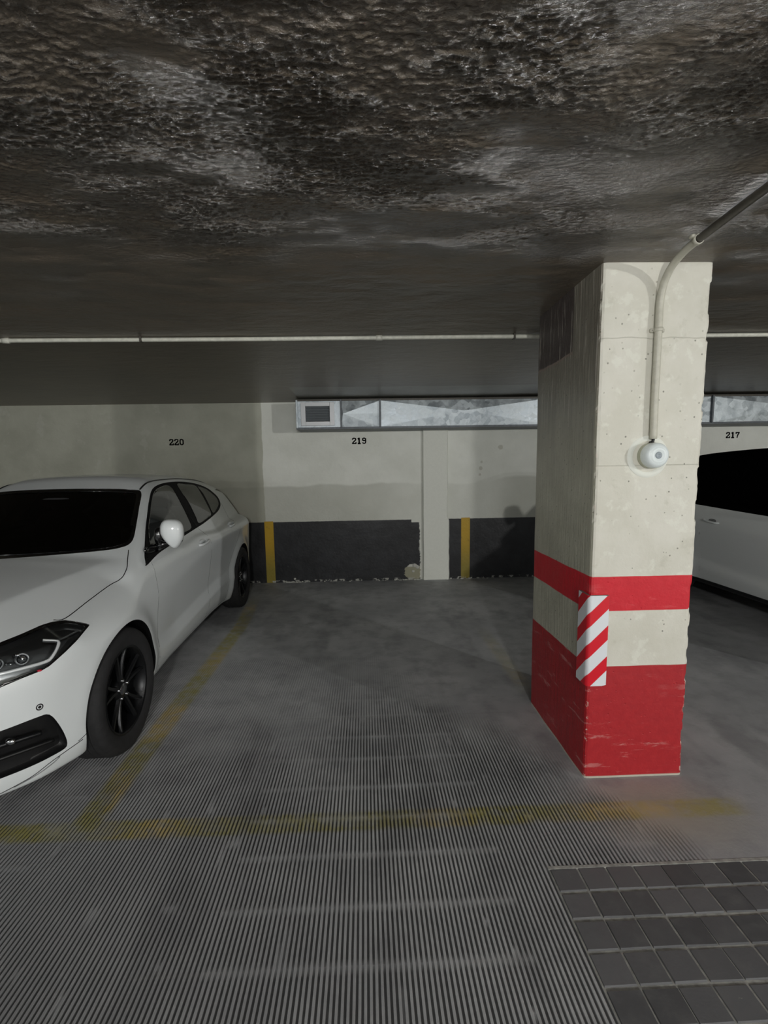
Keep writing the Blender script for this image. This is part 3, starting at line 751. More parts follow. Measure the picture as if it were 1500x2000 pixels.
def car_sdf(x, y, z, p=CAR):
    y = np.abs(y)
    fs = y - car_side(p, x, z)
    zt = sp(x, p['top']) - sp(x, p['drop']) * (y / .8) ** 2
    yc = sp(x, [(0, .36), (.5, .46), (1.2, .66), (2, .9)])       # bonnet crease line
    f2 = sp(x, [(0, .3), (.2, 1), (1.0, 1), (1.25, 0)])
    zt = zt - f2 * .30 * soft(y - yc, .010)
    ft = (z - zt) * .95
    # nose in plan and profile
    pr = sp(z, [(.1, .08), (.17, .045), (.24, .02), (.30, .015), (.45, .0), (.58, .005), (.68, .03), (.78, .09), (.95, .2)])
    xf = pr + p['nose'] * (y / .86) ** 3.0
    ff = (xf - x) * .80
    rp = sp(z, [(.1, .12), (.25, .04), (.5, .0), (.7, .01), (.95, .05), (1.1, .10)])
    fr = (x - (p['L'] - rp - .30 * (y / .86) ** 3.2)) * .85
    b = smax(smax(fs, ft, .07), smax(ff, fr, .02), .06)
    b = smax(b, (p['zb'] + .02 - z), .03)
    # greenhouse
    gw = p['gh'] + sp(x, [(1.0, -.015), (1.5, .0), (2.4, .005), (3.2, -.02), (3.9, -.07), (4.3, -.12)])
    gs = (y - (gw - p['tum'] * (z - p['gz']) - .18 * (z - p['gz']) ** 2)) * .88
    gr = z - (sp(x, p['roof']) - .045 * (y / .6) ** 2.4)
    ws = (p['wsx'] + .12 * (y / .75) ** 2.2 - (x - p['wsl'] * (z - p['wsz']))) * .40
    wr = (x - (p['L'] - .04 - p['rake'] * (z - .95) - .12 * (y / .7) ** 2)) * .8
    g = smax(smax(smax(gs, gr, .09), smax(ws, wr, .01), .025), (p['gz'] - .11 - z), .06)
    return smin(b, g, .018)
# ==END==

SUV = dict(CAR)
SUV.update(
    plan=[(0, .78), (.15, .83), (.4, .87), (.85, .90), (1.3, .90), (2.6, .905), (3.4, .905), (3.9, .88), (4.2, .82)],
    crease=[(0, .66), (1.0, .68), (2.0, .72), (3.0, .76), (4.2, .78)],
    top=[(0, .82), (.08, .88), (.3, .95), (.7, 1.01), (1.1, 1.06), (1.6, 1.07), (2.5, 1.09), (3.4, 1.13), (4.2, 1.12)],
    drop=[(0, .05), (.6, .07), (1.2, .06), (2.4, .05), (4.2, .07)],
    roof=[(1.6, 1.45), (1.9, 1.53), (2.3, 1.58), (2.8, 1.585), (3.3, 1.57), (3.8, 1.52), (4.2, 1.44)],
    cr=.16, L=4.2, ax=(.83, 3.38), R=.34, zb=.20, wsx=1.0, wsz=1.02, wsl=1.7, gh=.82, gz=1.05, tum=.45, rake=.40)

def surface(p, h):
    """surface nets on a half body (y >= 0), projected back on the field"""
    x = np.arange(-.12, p['L'] + .12, h); y = np.arange(-1.5 * h, 1.02, h); z = np.arange(.06, 1.70, h)
    z = z[z < max(a[1] for a in p['roof']) + .05]
    f = np.empty((len(x), len(y), len(z)), np.float32)
    for i0 in range(0, len(x), 40):
        a, b, c = np.meshgrid(x[i0:i0 + 40], y, z, indexing='ij'); f[i0:i0 + 40] = car_sdf(a, b, c, p)
    s = f < 0
    cs = np.zeros((len(x) - 1, len(y) - 1, len(z) - 1, 3), np.float32); cn = np.zeros(cs.shape[:3], np.float32)
    X0 = [x, y, z]
    for ax in range(3):
        lo = [slice(None)] * 3; hi = [slice(None)] * 3; lo[ax] = slice(0, -1); hi[ax] = slice(1, None)
        a, b = f[tuple(lo)], f[tuple(hi)]; cr = (a < 0) != (b < 0); t = np.where(cr, a / np.where(a == b, 1, a - b), 0)
        o1, o2 = [q for q in range(3) if q != ax]
        for d1 in (0, 1):
            for d2 in (0, 1):
                sl = [slice(None)] * 3
                sl[o1] = slice(d1, d1 + cs.shape[o1]); sl[o2] = slice(d2, d2 + cs.shape[o2]); sl[ax] = slice(0, cs.shape[ax])
                c_ = cr[tuple(sl)]; cn += c_
                cs[..., ax] += np.where(c_, t[tuple(sl)], 0); cs[..., o1] += np.where(c_, d1, 0); cs[..., o2] += np.where(c_, d2, 0)
    act = cn > 0; idx = -np.ones(act.shape, np.int64); I = np.argwhere(act); idx[act] = np.arange(len(I))
    V = (I + cs[act] / cn[act][:, None]) * h + np.array([x[0], y[0], z[0]])
    Q = []
    for ax in range(3):
        o1, o2 = [(1, 2), (2, 0), (0, 1)][ax]
        lo = [slice(None)] * 3; hi = [slice(None)] * 3; lo[ax] = slice(0, -1); hi[ax] = slice(1, None)
        E = np.argwhere(s[tuple(lo)] != s[tuple(hi)]); E = E[(E[:, o1] > 0) & (E[:, o2] > 0) & (E[:, o1] < f.shape[o1] - 1) & (E[:, o2] < f.shape[o2] - 1)]
        fl = s[tuple(lo)][tuple(E.T)]
        def c(d1, d2):
            e = E.copy(); e[:, o1] -= d1; e[:, o2] -= d2; return idx[tuple(e.T)]
        q = np.stack([c(1, 1), c(0, 1), c(0, 0), c(1, 0)], -1); q[~fl] = q[~fl][:, ::-1]; Q.append(q)
    Q = np.concatenate(Q)
    V = V.astype(float)
    for _ in range(4): 
        g = grad(p, V); fv = car_sdf(V[:, 0], V[:, 1], V[:, 2], p); V -= g * (np.clip(fv, -h, h) / np.maximum((g * g).sum(1), .05))[:, None]
    # split quads along the shorter diagonal
    d0 = np.linalg.norm(V[Q[:, 0]] - V[Q[:, 2]], axis=1); d1 = np.linalg.norm(V[Q[:, 1]] - V[Q[:, 3]], axis=1); m = d0 <= d1
    T = np.concatenate([Q[m][:, [0, 1, 2]], Q[m][:, [0, 2, 3]], Q[~m][:, [0, 1, 3]], Q[~m][:, [1, 2, 3]]])
    return V, T
def grad(p, V, e=1.2e-3):
    g = []
    for k in range(3):
        d = np.zeros(3); d[k] = e
        a, b = V + d, V - d; g.append((car_sdf(a[:, 0], a[:, 1], a[:, 2], p) - car_sdf(b[:, 0], b[:, 1], b[:, 2], p)) / (2 * e))
    return np.stack(g, -1)
def clip(V, T, g):
    """split triangles at g=0 -> (V, inside tris g<0, outside tris)"""
    g = np.where(np.abs(g) < 1e-7, 1e-7, g); s = g < 0; k = s[T].sum(1)
    inn = [T[k == 3]]; out = [T[k == 0]]; ex = {}
    X = T[(k == 1) | (k == 2)]; kk = k[(k == 1) | (k == 2)]
    if len(X):
        # rotate so that the odd vertex is first
        odd = np.where((kk == 1)[:, None], s[X], ~s[X]); r = odd.argmax(1); X = X[np.arange(len(X))[:, None], (r[:, None] + np.arange(3)) % 3]
        def cut(a, b):
            lo = np.minimum(a, b); hi = np.maximum(a, b); return lo * (len(V) + 1) + hi
        key = np.concatenate([cut(X[:, 0], X[:, 1]), cut(X[:, 0], X[:, 2])]); u, inv = np.unique(key, return_inverse=True)
        lo = u // (len(V) + 1); hi = u % (len(V) + 1); t = g[lo] / (g[lo] - g[hi]); NV = V[lo] + (V[hi] - V[lo]) * t[:, None]
        A = inv[:len(X)] + len(V); B = inv[len(X):] + len(V); V = np.concatenate([V, NV])
        tip = np.stack([X[:, 0], A, B], -1); q1 = np.stack([A, X[:, 1], X[:, 2]], -1); q2 = np.stack([A, X[:, 2], B], -1)
        m = kk == 1
        inn += [tip[m], q1[~m], q2[~m]]; out += [tip[~m], q1[m], q2[m]]
    return V, np.concatenate(inn), np.concatenate(out)
def polysd(P, x, y):
    """signed distance to a closed polygon, negative inside"""
    P = np.asarray(P, float); d = np.full(x.shape, 1e9); ins = np.zeros(x.shape, bool); n = len(P)
    for i in range(n):
        a, b = P[i], P[(i + 1) % n]; ex, ey = b - a; l = ex * ex + ey * ey + 1e-12
        t = np.clip(((x - a[0]) * ex + (y - a[1]) * ey) / l, 0, 1); d = np.minimum(d, np.hypot(x - a[0] - t * ex, y - a[1] - t * ey))
        c = ((a[1] > y) != (b[1] > y)) & (x < (b[0] - a[0]) * (y - a[1]) / (b[1] - a[1] + 1e-15) + a[0]); ins ^= c
    return np.where(ins, -d, d)
def roundpoly(P, n=5):
    P = [Vector((a[0], a[1], 0)) for a in P]; out = []; N = len(P)
    for i in range(N):
        p0, p1, p2, p3 = P[i - 1], P[i], P[(i + 1) % N], P[(i + 2) % N]
        for k in range(n):
            t = k / n; v = .5 * ((2 * p1) + (p2 - p0) * t + (2 * p0 - 5 * p1 + 4 * p2 - p3) * t * t + (3 * p1 - p0 - 3 * p2 + p3) * t ** 3); out.append((v.x, v.y))
    return out
def compact(V, T):
    u, inv = np.unique(T, return_inverse=True); return V[u], inv.reshape(T.shape)
def mirror(V, T):
    n = len(V); V2 = V * np.array([1, -1, 1]); Va = np.concatenate([V, V2]); Ta = np.concatenate([T, T[:, ::-1] + n])
    key = np.round(Va / 2e-5).astype(np.int64); _, first, inv = np.unique(key, axis=0, return_index=True, return_inverse=True)
    inv = inv.ravel(); Ta = inv[Ta]; ok = (Ta[:, 0] != Ta[:, 1]) & (Ta[:, 1] != Ta[:, 2]) & (Ta[:, 0] != Ta[:, 2])
    return Va[first], Ta[ok]
def inset(p, V, T, d, skirt=True):
    """sink a piece along its normals and close the step with a skirt"""
    V, T = compact(V, T); g = grad(p, V); n = g / np.linalg.norm(g, axis=1)[:, None]; V2 = V - n * d
    if not skirt: return V2, T
    e = np.concatenate([T[:, [0, 1]], T[:, [1, 2]], T[:, [2, 0]]]); key = np.sort(e, 1); u, idx, cnt = np.unique(key, axis=0, return_index=True, return_counts=True)
    b = e[idx[cnt == 1]]; b = b[~((np.abs(V[b[:, 0], 1]) < 1e-4) & (np.abs(V[b[:, 1], 1]) < 1e-4))]; m = len(V)
    S_ = np.concatenate([np.stack([b[:, 1], b[:, 0], b[:, 0] + m], -1), np.stack([b[:, 1], b[:, 0] + m, b[:, 1] + m], -1)])
    return np.concatenate([V2, V]), np.concatenate([T, np.stack([S_[:, 0], S_[:, 1], S_[:, 2]], -1)])
def drop(p, P, d):
    """march points onto the body along d"""
    P = np.asarray(P, float).copy(); d = np.asarray(d, float); d = d / np.linalg.norm(d)
    for _ in range(60): P += d * np.clip(car_sdf(P[:, 0], P[:, 1], P[:, 2], p) * .8, -.02, .05)[:, None]
    return P

# -------- wheels
def wheel(parent, c, R, side, name='wheel', twin=None):
    """alloy wheel with tyre; axis along y, side=+1 outer face towards +y"""
    wr = empty(name, c); wr.parent = parent; s = side; hw = .103
    t = MB().lathe([(.222, hw * .80), (.245, hw * .93), (.285, hw), (.307, hw * .90), (.318, hw * .72), (R - .001, hw * .40), (R, 0), (R - .001, -hw * .40), (.318, -hw * .72), (.307, -hw * .9), (.285, -hw), (.245, -hw * .93), (.222, -hw * .8)], (0, 0, 0), (0, 1, 0), 72)
    for k in (-.05, -.018, .018, .05):               # tread grooves as dark lips
        t.lathe([(R - .010, k - .004), (R + .0008, k - .0035), (R + .0008, k + .0035), (R - .010, k + .004)], (0, 0, 0), (0, 1, 0), 60)
    t.build('tyre', M_rubber, wr, True)
    rim = MB().lathe([(.226, s * .085), (.219, s * .090), (.212, s * .082), (.206, s * .04), (.205, -s * .07), (.222, -s * .085)], (0, 0, 0), (0, 1, 0), 72)
    rim.lathe([(.0, s * .062), (.045, s * .062), (.060, s * .050), (.062, s * .02), (0, s * .02)], (0, 0, 0), (0, 1, 0), 40)
    rim.lathe([(.0, -s * .01), (.205, -s * .02)], (0, 0, 0), (0, 1, 0), 40)
    rim.build('rim', M_rim, wr, True)
    for k in range(5):                                # five twin spokes
        a = 2 * math.pi * k / 5 + math.pi / 2 + .05
        for q in (-1, 1):
            m = MB(); pts = []
            for i in range(6):
                r = .045 + (.213 - .045) * i / 5; aa = a + q * (.13 + .10 * (i / 5)) * (1 if i > 0 else 1.3)
                y = s * (.060 + .018 * (i / 5) ** 2); wd = .013 - .003 * i / 5; tx, tz = -math.sin(aa), math.cos(aa); cx_, cz_ = math.cos(aa) * r, math.sin(aa) * r
                pts += [(cx_ + tx * wd, y - s * .012, cz_ + tz * wd), (cx_ + tx * wd * .6, y, cz_ + tz * wd * .6), (cx_ - tx * wd * .6, y, cz_ - tz * wd * .6), (cx_ - tx * wd, y - s * .012, cz_ - tz * wd), (cx_, y - s * .040, cz_)]
            F = [(i * 5 + j, i * 5 + (j + 1) % 5, (i + 1) * 5 + (j + 1) % 5, (i + 1) * 5 + j) for i in range(5) for j in range(5)]
            m.add(pts, F); m.build('spoke', M_rim, wr)
    MB().lathe([(0, s * .067), (.026, s * .067), (.030, s * .062)], (0, 0, 0), (0, 1, 0), 30).build('hub_cap', M_rimface, wr, True)
    for k in range(5):
        a = 2 * math.pi * k / 5 + .35
        MB().lathe([(0, .014), (.007, .013), (.009, .0), (.009, -.012)], (math.cos(a) * .047, s * .058, math.sin(a) * .047), (0, s, 0), 10).build('wheel_bolt', M_rimface, wr, True)
    return wr

def build_car(p, h, root, kind):
    front, rear = p['ax']; AR = p['R'] + .030
    V, T = surface(p, h)
    V, T, _ = clip(V, T, -V[:, 1])                    # keep y >= 0
    V, T = compact(V, T)
    def put(name, V_, T_, mat, sink=None, both=True, parent=root, skirt=True):
        if len(T_) == 0: return None
        if sink: V_, T_ = inset(p, V_, T_, sink, skirt)
        V_, T_ = compact(V_, T_)
        if both: V_, T_ = mirror(V_, T_)
        return mesh_obj(name, V_, T_, mat, parent, True)
    def pair(name, V_, T_, mat, sink=None, parent=root):
        out = []
        if sink: V_, T_ = inset(p, V_, T_, sink)
        V_, T_ = compact(V_, T_)
        out.append(mesh_obj(name, V_, T_, mat, parent, True)); out.append(mesh_obj(name, V_ * np.array([1, -1, 1]), T_[:, ::-1], mat, parent, True)); return out
    def reg(f):                                       # cut region f<0 out of the remaining body
        nonlocal V, T
        V, a, T = clip(V, T, f(V)); a_ = compact(V, a); return a_
    nrm = lambda V_: grad(p, V_)
    # wheel openings
    for a in (front, rear):
        reg(lambda v: np.maximum(np.hypot(v[:, 0] - a, v[:, 2] - p['R'] - .004) - AR, .50 - v[:, 1]))
        arc = [(a + AR * math.cos(t_), p['R'] + .004 + AR * math.sin(t_)) for t_ in np.linspace(-.42, math.pi + .42, 40)]
        for s in (1, -1):                             # liner + lip
            pts = drop(p, [(q[0], 1.1, q[1]) for q in arc], (0, -1, 0)); m = MB(); n = len(pts)
            for dy, rr in ((0, 1), (-.012, 1.0), (-.03, 1.012), (-.26, 1.02)):
                for q in pts: m.V.append((a + (q[0] - a) * rr, s * (q[1] + dy if dy > -.2 else .52), p['R'] + (q[2] - p['R']) * rr))
            m.F = [(i * n + j, i * n + j + 1, (i + 1) * n + j + 1, (i + 1) * n + j) for i in range(3) for j in range(n - 1)]
            k = len(m.V); m.V += [(a + (q[0] - a) * 1.02, s * .52, p['R'] + (q[2] - p['R']) * 1.02) for q in pts] + [(a, s * .50, p['R'])]; m.F += [(k + j, k + j + 1, k + n) for j in range(n - 1)]
            m.build('wheel_arch_liner', M_black, root, True)
    # windows
    if kind == 'hatch':
        DLO = [(1.265, .890), (1.30, .912), (1.40, .982), (1.543, 1.068), (1.73, 1.164), (1.892, 1.242), (2.041, 1.301), (2.185, 1.334), (2.369, 1.352), (2.61, 1.358), (2.90, 1.350), (3.18, 1.325), (3.42, 1.280), (3.56, 1.222), (3.62, 1.160), (3.53, 1.095), (3.30, 1.050), (3.0, 1.022), (2.63, .996), (2.3, .977), (2.0, .958), (1.75, .940), (1.5, .922)]
        P1 = [(1.50, .962), (1.585, 1.065), (1.768, 1.161), (1.923, 1.236), (2.06, 1.290), (2.22, 1.322), (2.46, 1.330), (2.43, 1.215), (2.36, 1.09), (2.29, .998), (2.1, .983), (1.85, .968)]
        P2 = [(2.64, 1.332), (2.90, 1.326), (3.13, 1.306), (3.12, 1.235), (3.05, 1.12), (2.98, 1.042), (2.78, 1.022), (2.50, 1.008), (2.52, 1.06), (2.59, 1.18)]
        P3 = [(3.17, 1.298), (3.40, 1.258), (3.50, 1.205), (3.555, 1.160), (3.49, 1.110), (3.30, 1.072), (3.05, 1.045), (3.11, 1.13), (3.17, 1.23)]
        PW = [(0, 1.312 + .022), (.25, 1.331), (.46, 1.320), (.535, 1.300), (.60, 1.205), (.655, 1.12), (.70, 1.046), (.705, 1.015), (.68, 1.000), (.60, .990), (.35, .982), (.10, .979), (0, .979)]
        ZR = (1.06, 1.24)
    else:
        DLO = [(1.42, .975), (1.60, 1.16), (1.80, 1.32), (2.0, 1.43), (2.2, 1.475), (2.7, 1.49), (3.2, 1.475), (3.6, 1.43), (3.85, 1.33), (3.80, 1.18), (3.4, 1.11), (2.8, 1.075), (2.2, 1.04), (1.8, 1.005)]
        P1 = [(1.62, 1.02), (1.74, 1.17), (1.92, 1.33), (2.12, 1.43), (2.55, 1.46), (2.50, 1.25), (2.44, 1.08), (2.0, 1.045)]
        P2 = [(2.68, 1.46), (3.15, 1.445), (3.22, 1.40), (3.10, 1.15), (2.9, 1.105), (2.58, 1.09), (2.61, 1.25)]
        P3 = [(3.32, 1.42), (3.55, 1.39), (3.74, 1.31), (3.70, 1.20), (3.40, 1.14), (3.22, 1.13), (3.3, 1.3)]
        PW = [(0, 1.49), (.3, 1.485), (.56, 1.46), (.62, 1.40), (.70, 1.20), (.745, 1.085), (.74, 1.05), (.6, 1.035), (.3, 1.03), (0, 1.03)]
        ZR = (1.15, 1.40)
    rd = lambda P_: roundpoly(P_, 4)
    for i in range(3): pass
    sidef = lambda P_: (lambda v, Q=rd(P_): np.maximum(polysd(Q, v[:, 0], v[:, 2]), .42 - v[:, 1]))
    tV, tT = reg(sidef(DLO))
    glassparts = []
    for P_ in (P1, P2, P3):
        f = sidef(P_); tV2, a, tT = clip(tV, tT, f(tV)); glassparts.append(compact(tV2, a)); tV = tV2
    for tr in pair('window_trim', *compact(tV, tT), M_trim if kind == 'hatch' else M_suvdark, sink=.003): pass
    for (gv, gt), nm in zip(glassparts, ('front_door_glass', 'rear_door_glass', 'quarter_glass')):
        pair(nm, gv, gt, M_glass_s if kind == 'hatch' else M_suvdark, sink=.002)
    PWf = [(-a, b) for a, b in PW[::-1][:-1]] + PW
    Q = rd(PWf); wv, wt = reg(lambda v: np.maximum(polysd(Q, v[:, 1], v[:, 2]), v[:, 0] - 2.35))
    # black frit round the windscreen
    Qi = [(a * .965, b + (.012 if b < 1.1 else -.016)) for a, b in Q]
    wv, gi, go = clip(wv, wt, polysd(Qi, wv[:, 1], wv[:, 2]))
    put('windscreen', wv, gi, M_glass if kind == 'hatch' else M_glass_d, sink=.005); put('windscreen_surround', wv, go, M_gloss, sink=.003)
    yr = .56; rv, rt_ = reg(lambda v: np.maximum(np.maximum(np.maximum(ZR[0] - v[:, 2], v[:, 2] - ZR[1]), np.abs(v[:, 1]) - yr), p['L'] - 1.3 - v[:, 0]))
    put('rear_screen', rv, rt_, M_glass_d, sink=.005)
    # lamps and grilles
    if kind == 'hatch':
        HL = [(.980, .766), (1.094, .773), (1.208, .782), (1.271, .7825), (1.343, .777), (1.396, .764), (1.470, .7415), (1.401, .722), (1.315, .696), (1.241, .671), (1.171, .647), (1.130, .640), (1.033, .634), (.931, .623), (.75, .610), (.56, .605), (.44, .612), (.40, .64), (.40, .680), (.50, .712), (.70, .735), (.85, .752)]
        INT = [(.907, .453), (1.008, .4555), (1.087, .4565), (1.128, .454), (1.154, .438), (1.183, .396), (1.213, .335), (1.226, .285), (1.212, .264), (1.150, .259), (1.01, .255), (.80, .257), (.66, .262), (.60, .29), (.60, .40), (.66, .445), (.80, .452)]
        Q = []
        for i, (a, b) in enumerate(HL):
            a2, b2 = HL[(i + 1) % len(HL)]; Q += [(a + (a2 - a) * t_ , b + (b2 - b) * t_) for t_ in (0, .5)]
        hv, ht = reg(lambda v: np.maximum(polysd(Q, v[:, 0] + v[:, 1], v[:, 2]), v[:, 0] - .95))
        # thin black bezel, clear lens inside it
        Qs = np.array(Q); hv, li, lo_ = clip(hv, ht, polysd(Q, hv[:, 0] + hv[:, 1], hv[:, 2]) + .009)
        bez = pair('headlamp_bezel', *compact(hv, lo_), M_gloss, sink=.003)
        lv, lt = compact(hv, li)
        for s, nm in ((1, 'headlamp'), (-1, 'headlamp')):
            fl_ = lambda vt: (vt[0] * np.array([1, s, 1]), vt[1] if s > 0 else vt[1][:, ::-1])
            hs = inset(p, lv, lt, .036); hs = fl_(hs); hl = mesh_obj(nm, hs[0], hs[1], M_house, root, True); hl['label'] = 'dark swept-back headlamp'
            ln = inset(p, lv, lt, .002, False); ln = fl_(ln); mesh_obj('lens', ln[0], ln[1], M_lens, hl, True)
            def inlay(P_, depth, r_, mat, nm2, n=8):
                pts = np.array(P_, float)
                for _ in range(5):
                    g_ = grad(p, pts); pts -= g_ * (car_sdf(pts[:, 0], pts[:, 1], pts[:, 2], p) / (g_ * g_).sum(1))[:, None]
                g_ = grad(p, pts); g_ /= np.linalg.norm(g_, axis=1)[:, None]; pts = pts - g_ * depth
                pts = [(q[0], s * q[1], q[2]) for q in smoothpath(pts, 4)]
                MB().tube(pts, r_, n).build(nm2, mat, hl, True)
            inlay([(.205, .610, .688), (.225, .645, .680), (.267, .690, .674), (.336, .746, .670), (.373, .772, .669), (.395, .786, .672), (.418, .794, .690), (.452, .791, .713), (.470, .783, .730), (.466, .765, .737), (.455, .745, .742), (.448, .735, .752)], .007, .0075, M_guide, 'light_guide')
            inlay([(.470, .770, .740), (.50, .79, .742), (.545, .803, .745), (.575, .812, .745)], .007, .0045, M_guide, 'light_guide')
            inlay([(.16, .44, .66), (.155, .42, .69), (.165, .45, .715), (.19, .50, .722), (.205, .54, .715), (.20, .55, .68), (.18, .50, .66)], .010, .0055, M_guide, 'light_guide')
            inlay([(.42, .64, .769), (.50, .665, .775), (.57, .695, .772), (.61, .75, .757)], .016, .010, M_louvre, 'upper_blade', 8)
            for (px_, py_, pz_) in ((.285, .655, .715), (.335, .722, .713)):
                q = np.array([[px_, py_, pz_]]); g_ = grad(p, q)[0]; g_ /= np.linalg.norm(g_); dd = Vector((-.86, .45 * s, .12)).normalized()
                c = Vector((q[0] - g_ * .022).tolist()); c.y *= s
                m = MB().lathe([(.0, .012), (.010, .010), (.0165, .002), (.018, -.006)], c, dd, 20); m.build('projector', M_chrome, hl, True)
                MB().lathe([(.018, .004), (.024, .008), (.026, .002), (.022, -.008)], c, dd, 20).build('projector_ring', M_house, hl, True)
            for (px_, py_, pz_) in ((.30, .692, .702), (.335, .70, .728), (.262, .640, .735)):
                q = np.array([[px_, py_, pz_]]); g_ = grad(p, q)[0]; g_ /= np.linalg.norm(g_); c = q[0] - g_ * .014
                MB().blob((c[0], s * c[1], c[2]), (.008, .014, .006), 2.6, 10, 6).build('chrome_accent', M_chrome, hl, True)
            q = np.array([[.352, .768, .6435]]); MB().blob((q[0, 0], s * q[0, 1], q[0, 2]), (.007, .009, .004), 2.5, 10, 6).build('side_reflector', M_red, hl, True)
        Qn = roundpoly(INT, 3); iv, it = reg(lambda v: np.maximum(polysd(Qn, v[:, 0] + v[:, 1], v[:, 2]), v[:, 0] - .8))
        for nt in pair('air_intake', iv, it, M_black, sink=.050):
            s = 1 if nt.data.vertices[0].co.y > 0 else -1
            def bar(P_, r_, mat, nm2):
                pts = drop(p, [(a - .0, b, z_) for a, b, z_ in P_], (1, .0, 0)); pts[:, 0] += .026
                MB().tube([(q[0], s * q[1], q[2]) for q in smoothpath(pts, 4)], r_, 10).build(nm2, mat, nt, True)
            bar([(-.1, .45, .386), (-.1, .55, .388), (-.1, .64, .386), (-.1, .72, .380), (-.1, .752, .376)], .011, M_rim, 'intake_blade')
            bar([(-.1, .45, .330), (-.1, .60, .330), (-.1, .72, .326), (-.1, .775, .320)], .008, M_black, 'intake_blade')
            q = drop(p, [(-.1, .690, .392)], (1, 0, 0))[0]; MB().blob((q[0] + .012, s * q[1], q[2]), (.012, .020, .014), 2.2, 14, 8).build('fog_lamp', M_chrome, nt, True)
        KG = roundpoly([(.035, .735), (.16, .742), (.29, .735), (.325, .705), (.315, .60), (.27, .545), (.15, .535), (.04, .54), (.028, .60), (.026, .70)], 3)
        kv, kt = reg(lambda v: np.maximum(polysd(KG, v[:, 1], v[:, 2]), v[:, 0] - .4))
        for nt in pair('grille', kv, kt, M_black, sink=.035):
            s = 1 if nt.data.vertices[0].co.y > 0 else -1
            for k in range(8):
                y_ = .055 + k * .034; pts = drop(p, [(-.1, y_, z_) for z_ in (.56, .62, .68, .725)], (1, 0, 0)); pts[:, 0] += .012
                MB().tube([(q[0], s * q[1], q[2]) for q in pts], .005, 6).build('grille_bar', M_chrome, nt, True)
        LG = roundpoly([(-.40, .40), (0, .41), (.40, .40), (.50, .36), (.46, .27), (.30, .25), (0, .25), (-.30, .25), (-.46, .27), (-.50, .36)], 3)
        lv2, lt2 = reg(lambda v: np.maximum(polysd(LG, v[:, 1], v[:, 2]), v[:, 0] - .5)); put('lower_grille', lv2, lt2, M_black, sink=.04)
    else:
        HL = roundpoly([(.62, .84), (.95, .88), (1.25, .90), (1.45, .89), (1.38, .82), (1.1, .76), (.75, .73), (.60, .76)], 3)
        hv, ht = reg(lambda v: np.maximum(polysd(HL, v[:, 0] + v[:, 1], v[:, 2]), v[:, 0] - .95)); pair('headlamp', hv, ht, M_gloss, sink=.01)
        GR = roundpoly([(-.5, .74), (0, .76), (.5, .74), (.55, .6), (.45, .42), (0, .40), (-.45, .42), (-.55, .6)], 3)
        gv, gt = reg(lambda v: np.maximum(polysd(GR, v[:, 1], v[:, 2]), v[:, 0] - .5)); put('grille', gv, gt, M_black, sink=.03)
        cv, ct = reg(lambda v: v[:, 2] - .275 - .0 * v[:, 0]); put('sill_cladding', cv, ct, M_black)
    # tail lamps
    TL = roundpoly([(p['L'] - .24, .88), (p['L'] - .14, .93), (p['L'] + .1, .94), (p['L'] + .1, .80), (p['L'] - .10, .80), (p['L'] - .22, .84)], 3)
    tv, tt = reg(lambda v: np.maximum(polysd(TL, v[:, 0], v[:, 2]), .42 - v[:, 1])); pair('tail_lamp', tv, tt, M_red if kind == 'hatch' else M_red, sink=.002)
    # underbody
    uv, ut = reg(lambda v: v[:, 2] - p['zb'] - .028); put('underbody', uv, ut, M_black)
    if kind == 'suv':
        ub = reg(lambda v: np.maximum(.99 + .035 * (v[:, 0] - 2.2) - v[:, 2], 1.15 - v[:, 0])); put('black_upper_body', *ub, M_suvdark)
    # panels
    if kind == 'hatch':
        HOOD = [(.225, .0), (.235, .20), (.275, .40), (.315, .54), (.36, .612), (.44, .645), (.53, .674), (.58, .700), (.618, .731), (.80, .745), (.978, .761), (1.040, .779), (1.078, .787), (1.139, .780), (1.20, .758), (1.30, .722), (1.5, .68), (1.5, 0), (1.5, -.2), (.2, -.2)]
        D1 = [(1.34, .20), (1.30, .50), (1.315, .72), (1.33, .84), (1.36, .93), (1.6, 1.5), (2.42, 1.5), (2.40, 1.1), (2.42, .85), (2.43, .5), (2.41, .21)]
        D2 = [(2.41, .21), (2.43, .5), (2.42, .85), (2.40, 1.1), (2.42, 1.5), (3.7, 1.5), (3.58, 1.10), (3.48, .95), (3.35, .80), (3.10, .62), (3.00, .45), (2.98, .21)]
        zh = .66
    else:
        HOOD = [(.2, 0), (.25, .4), (.45, .70), (1.0, .76), (1.4, .76), (1.4, 0), (1.4, -.2), (.2, -.2)]
        D1 = [(1.32, .27), (1.30, .6), (1.36, 1.0), (1.8, 1.7), (2.87, 1.7), (2.85, 1.1), (2.87, .8), (2.85, .275)]
        D2 = [(2.85, .275), (2.87, .8), (2.85, 1.1), (2.87, 1.7), (3.7, 1.7), (3.6, 1.2), (3.35, .85), (3.05, .60), (3.0, .275)]
        zh = .72
    hd = reg(lambda v: np.maximum(polysd(HOOD, v[:, 0], v[:, 1]), zh - v[:, 2])); put('bonnet', *hd, M_white)
    d1 = reg(lambda v: np.maximum(polysd(D1, v[:, 0], v[:, 2]), .5 - v[:, 1])); D1o = pair('front_door', *d1, M_white)
    d2 = reg(lambda v: np.maximum(polysd(D2, v[:, 0], v[:, 2]), .5 - v[:, 1])); D2o = pair('rear_door', *d2, M_white)
    if kind == 'hatch':
        BP = [(-.1, .10), (-.1, .90), (.20, .80), (.30, .70), (.5, .69), (.52, .62), (.505, .45), (.50, .10)]
        bf = lambda v: np.maximum(polysd(BP, v[:, 0], v[:, 2]), -1)
        bp = reg(bf); put('front_bumper', *bp, M_white)
    put('body_shell', V, T, M_white)
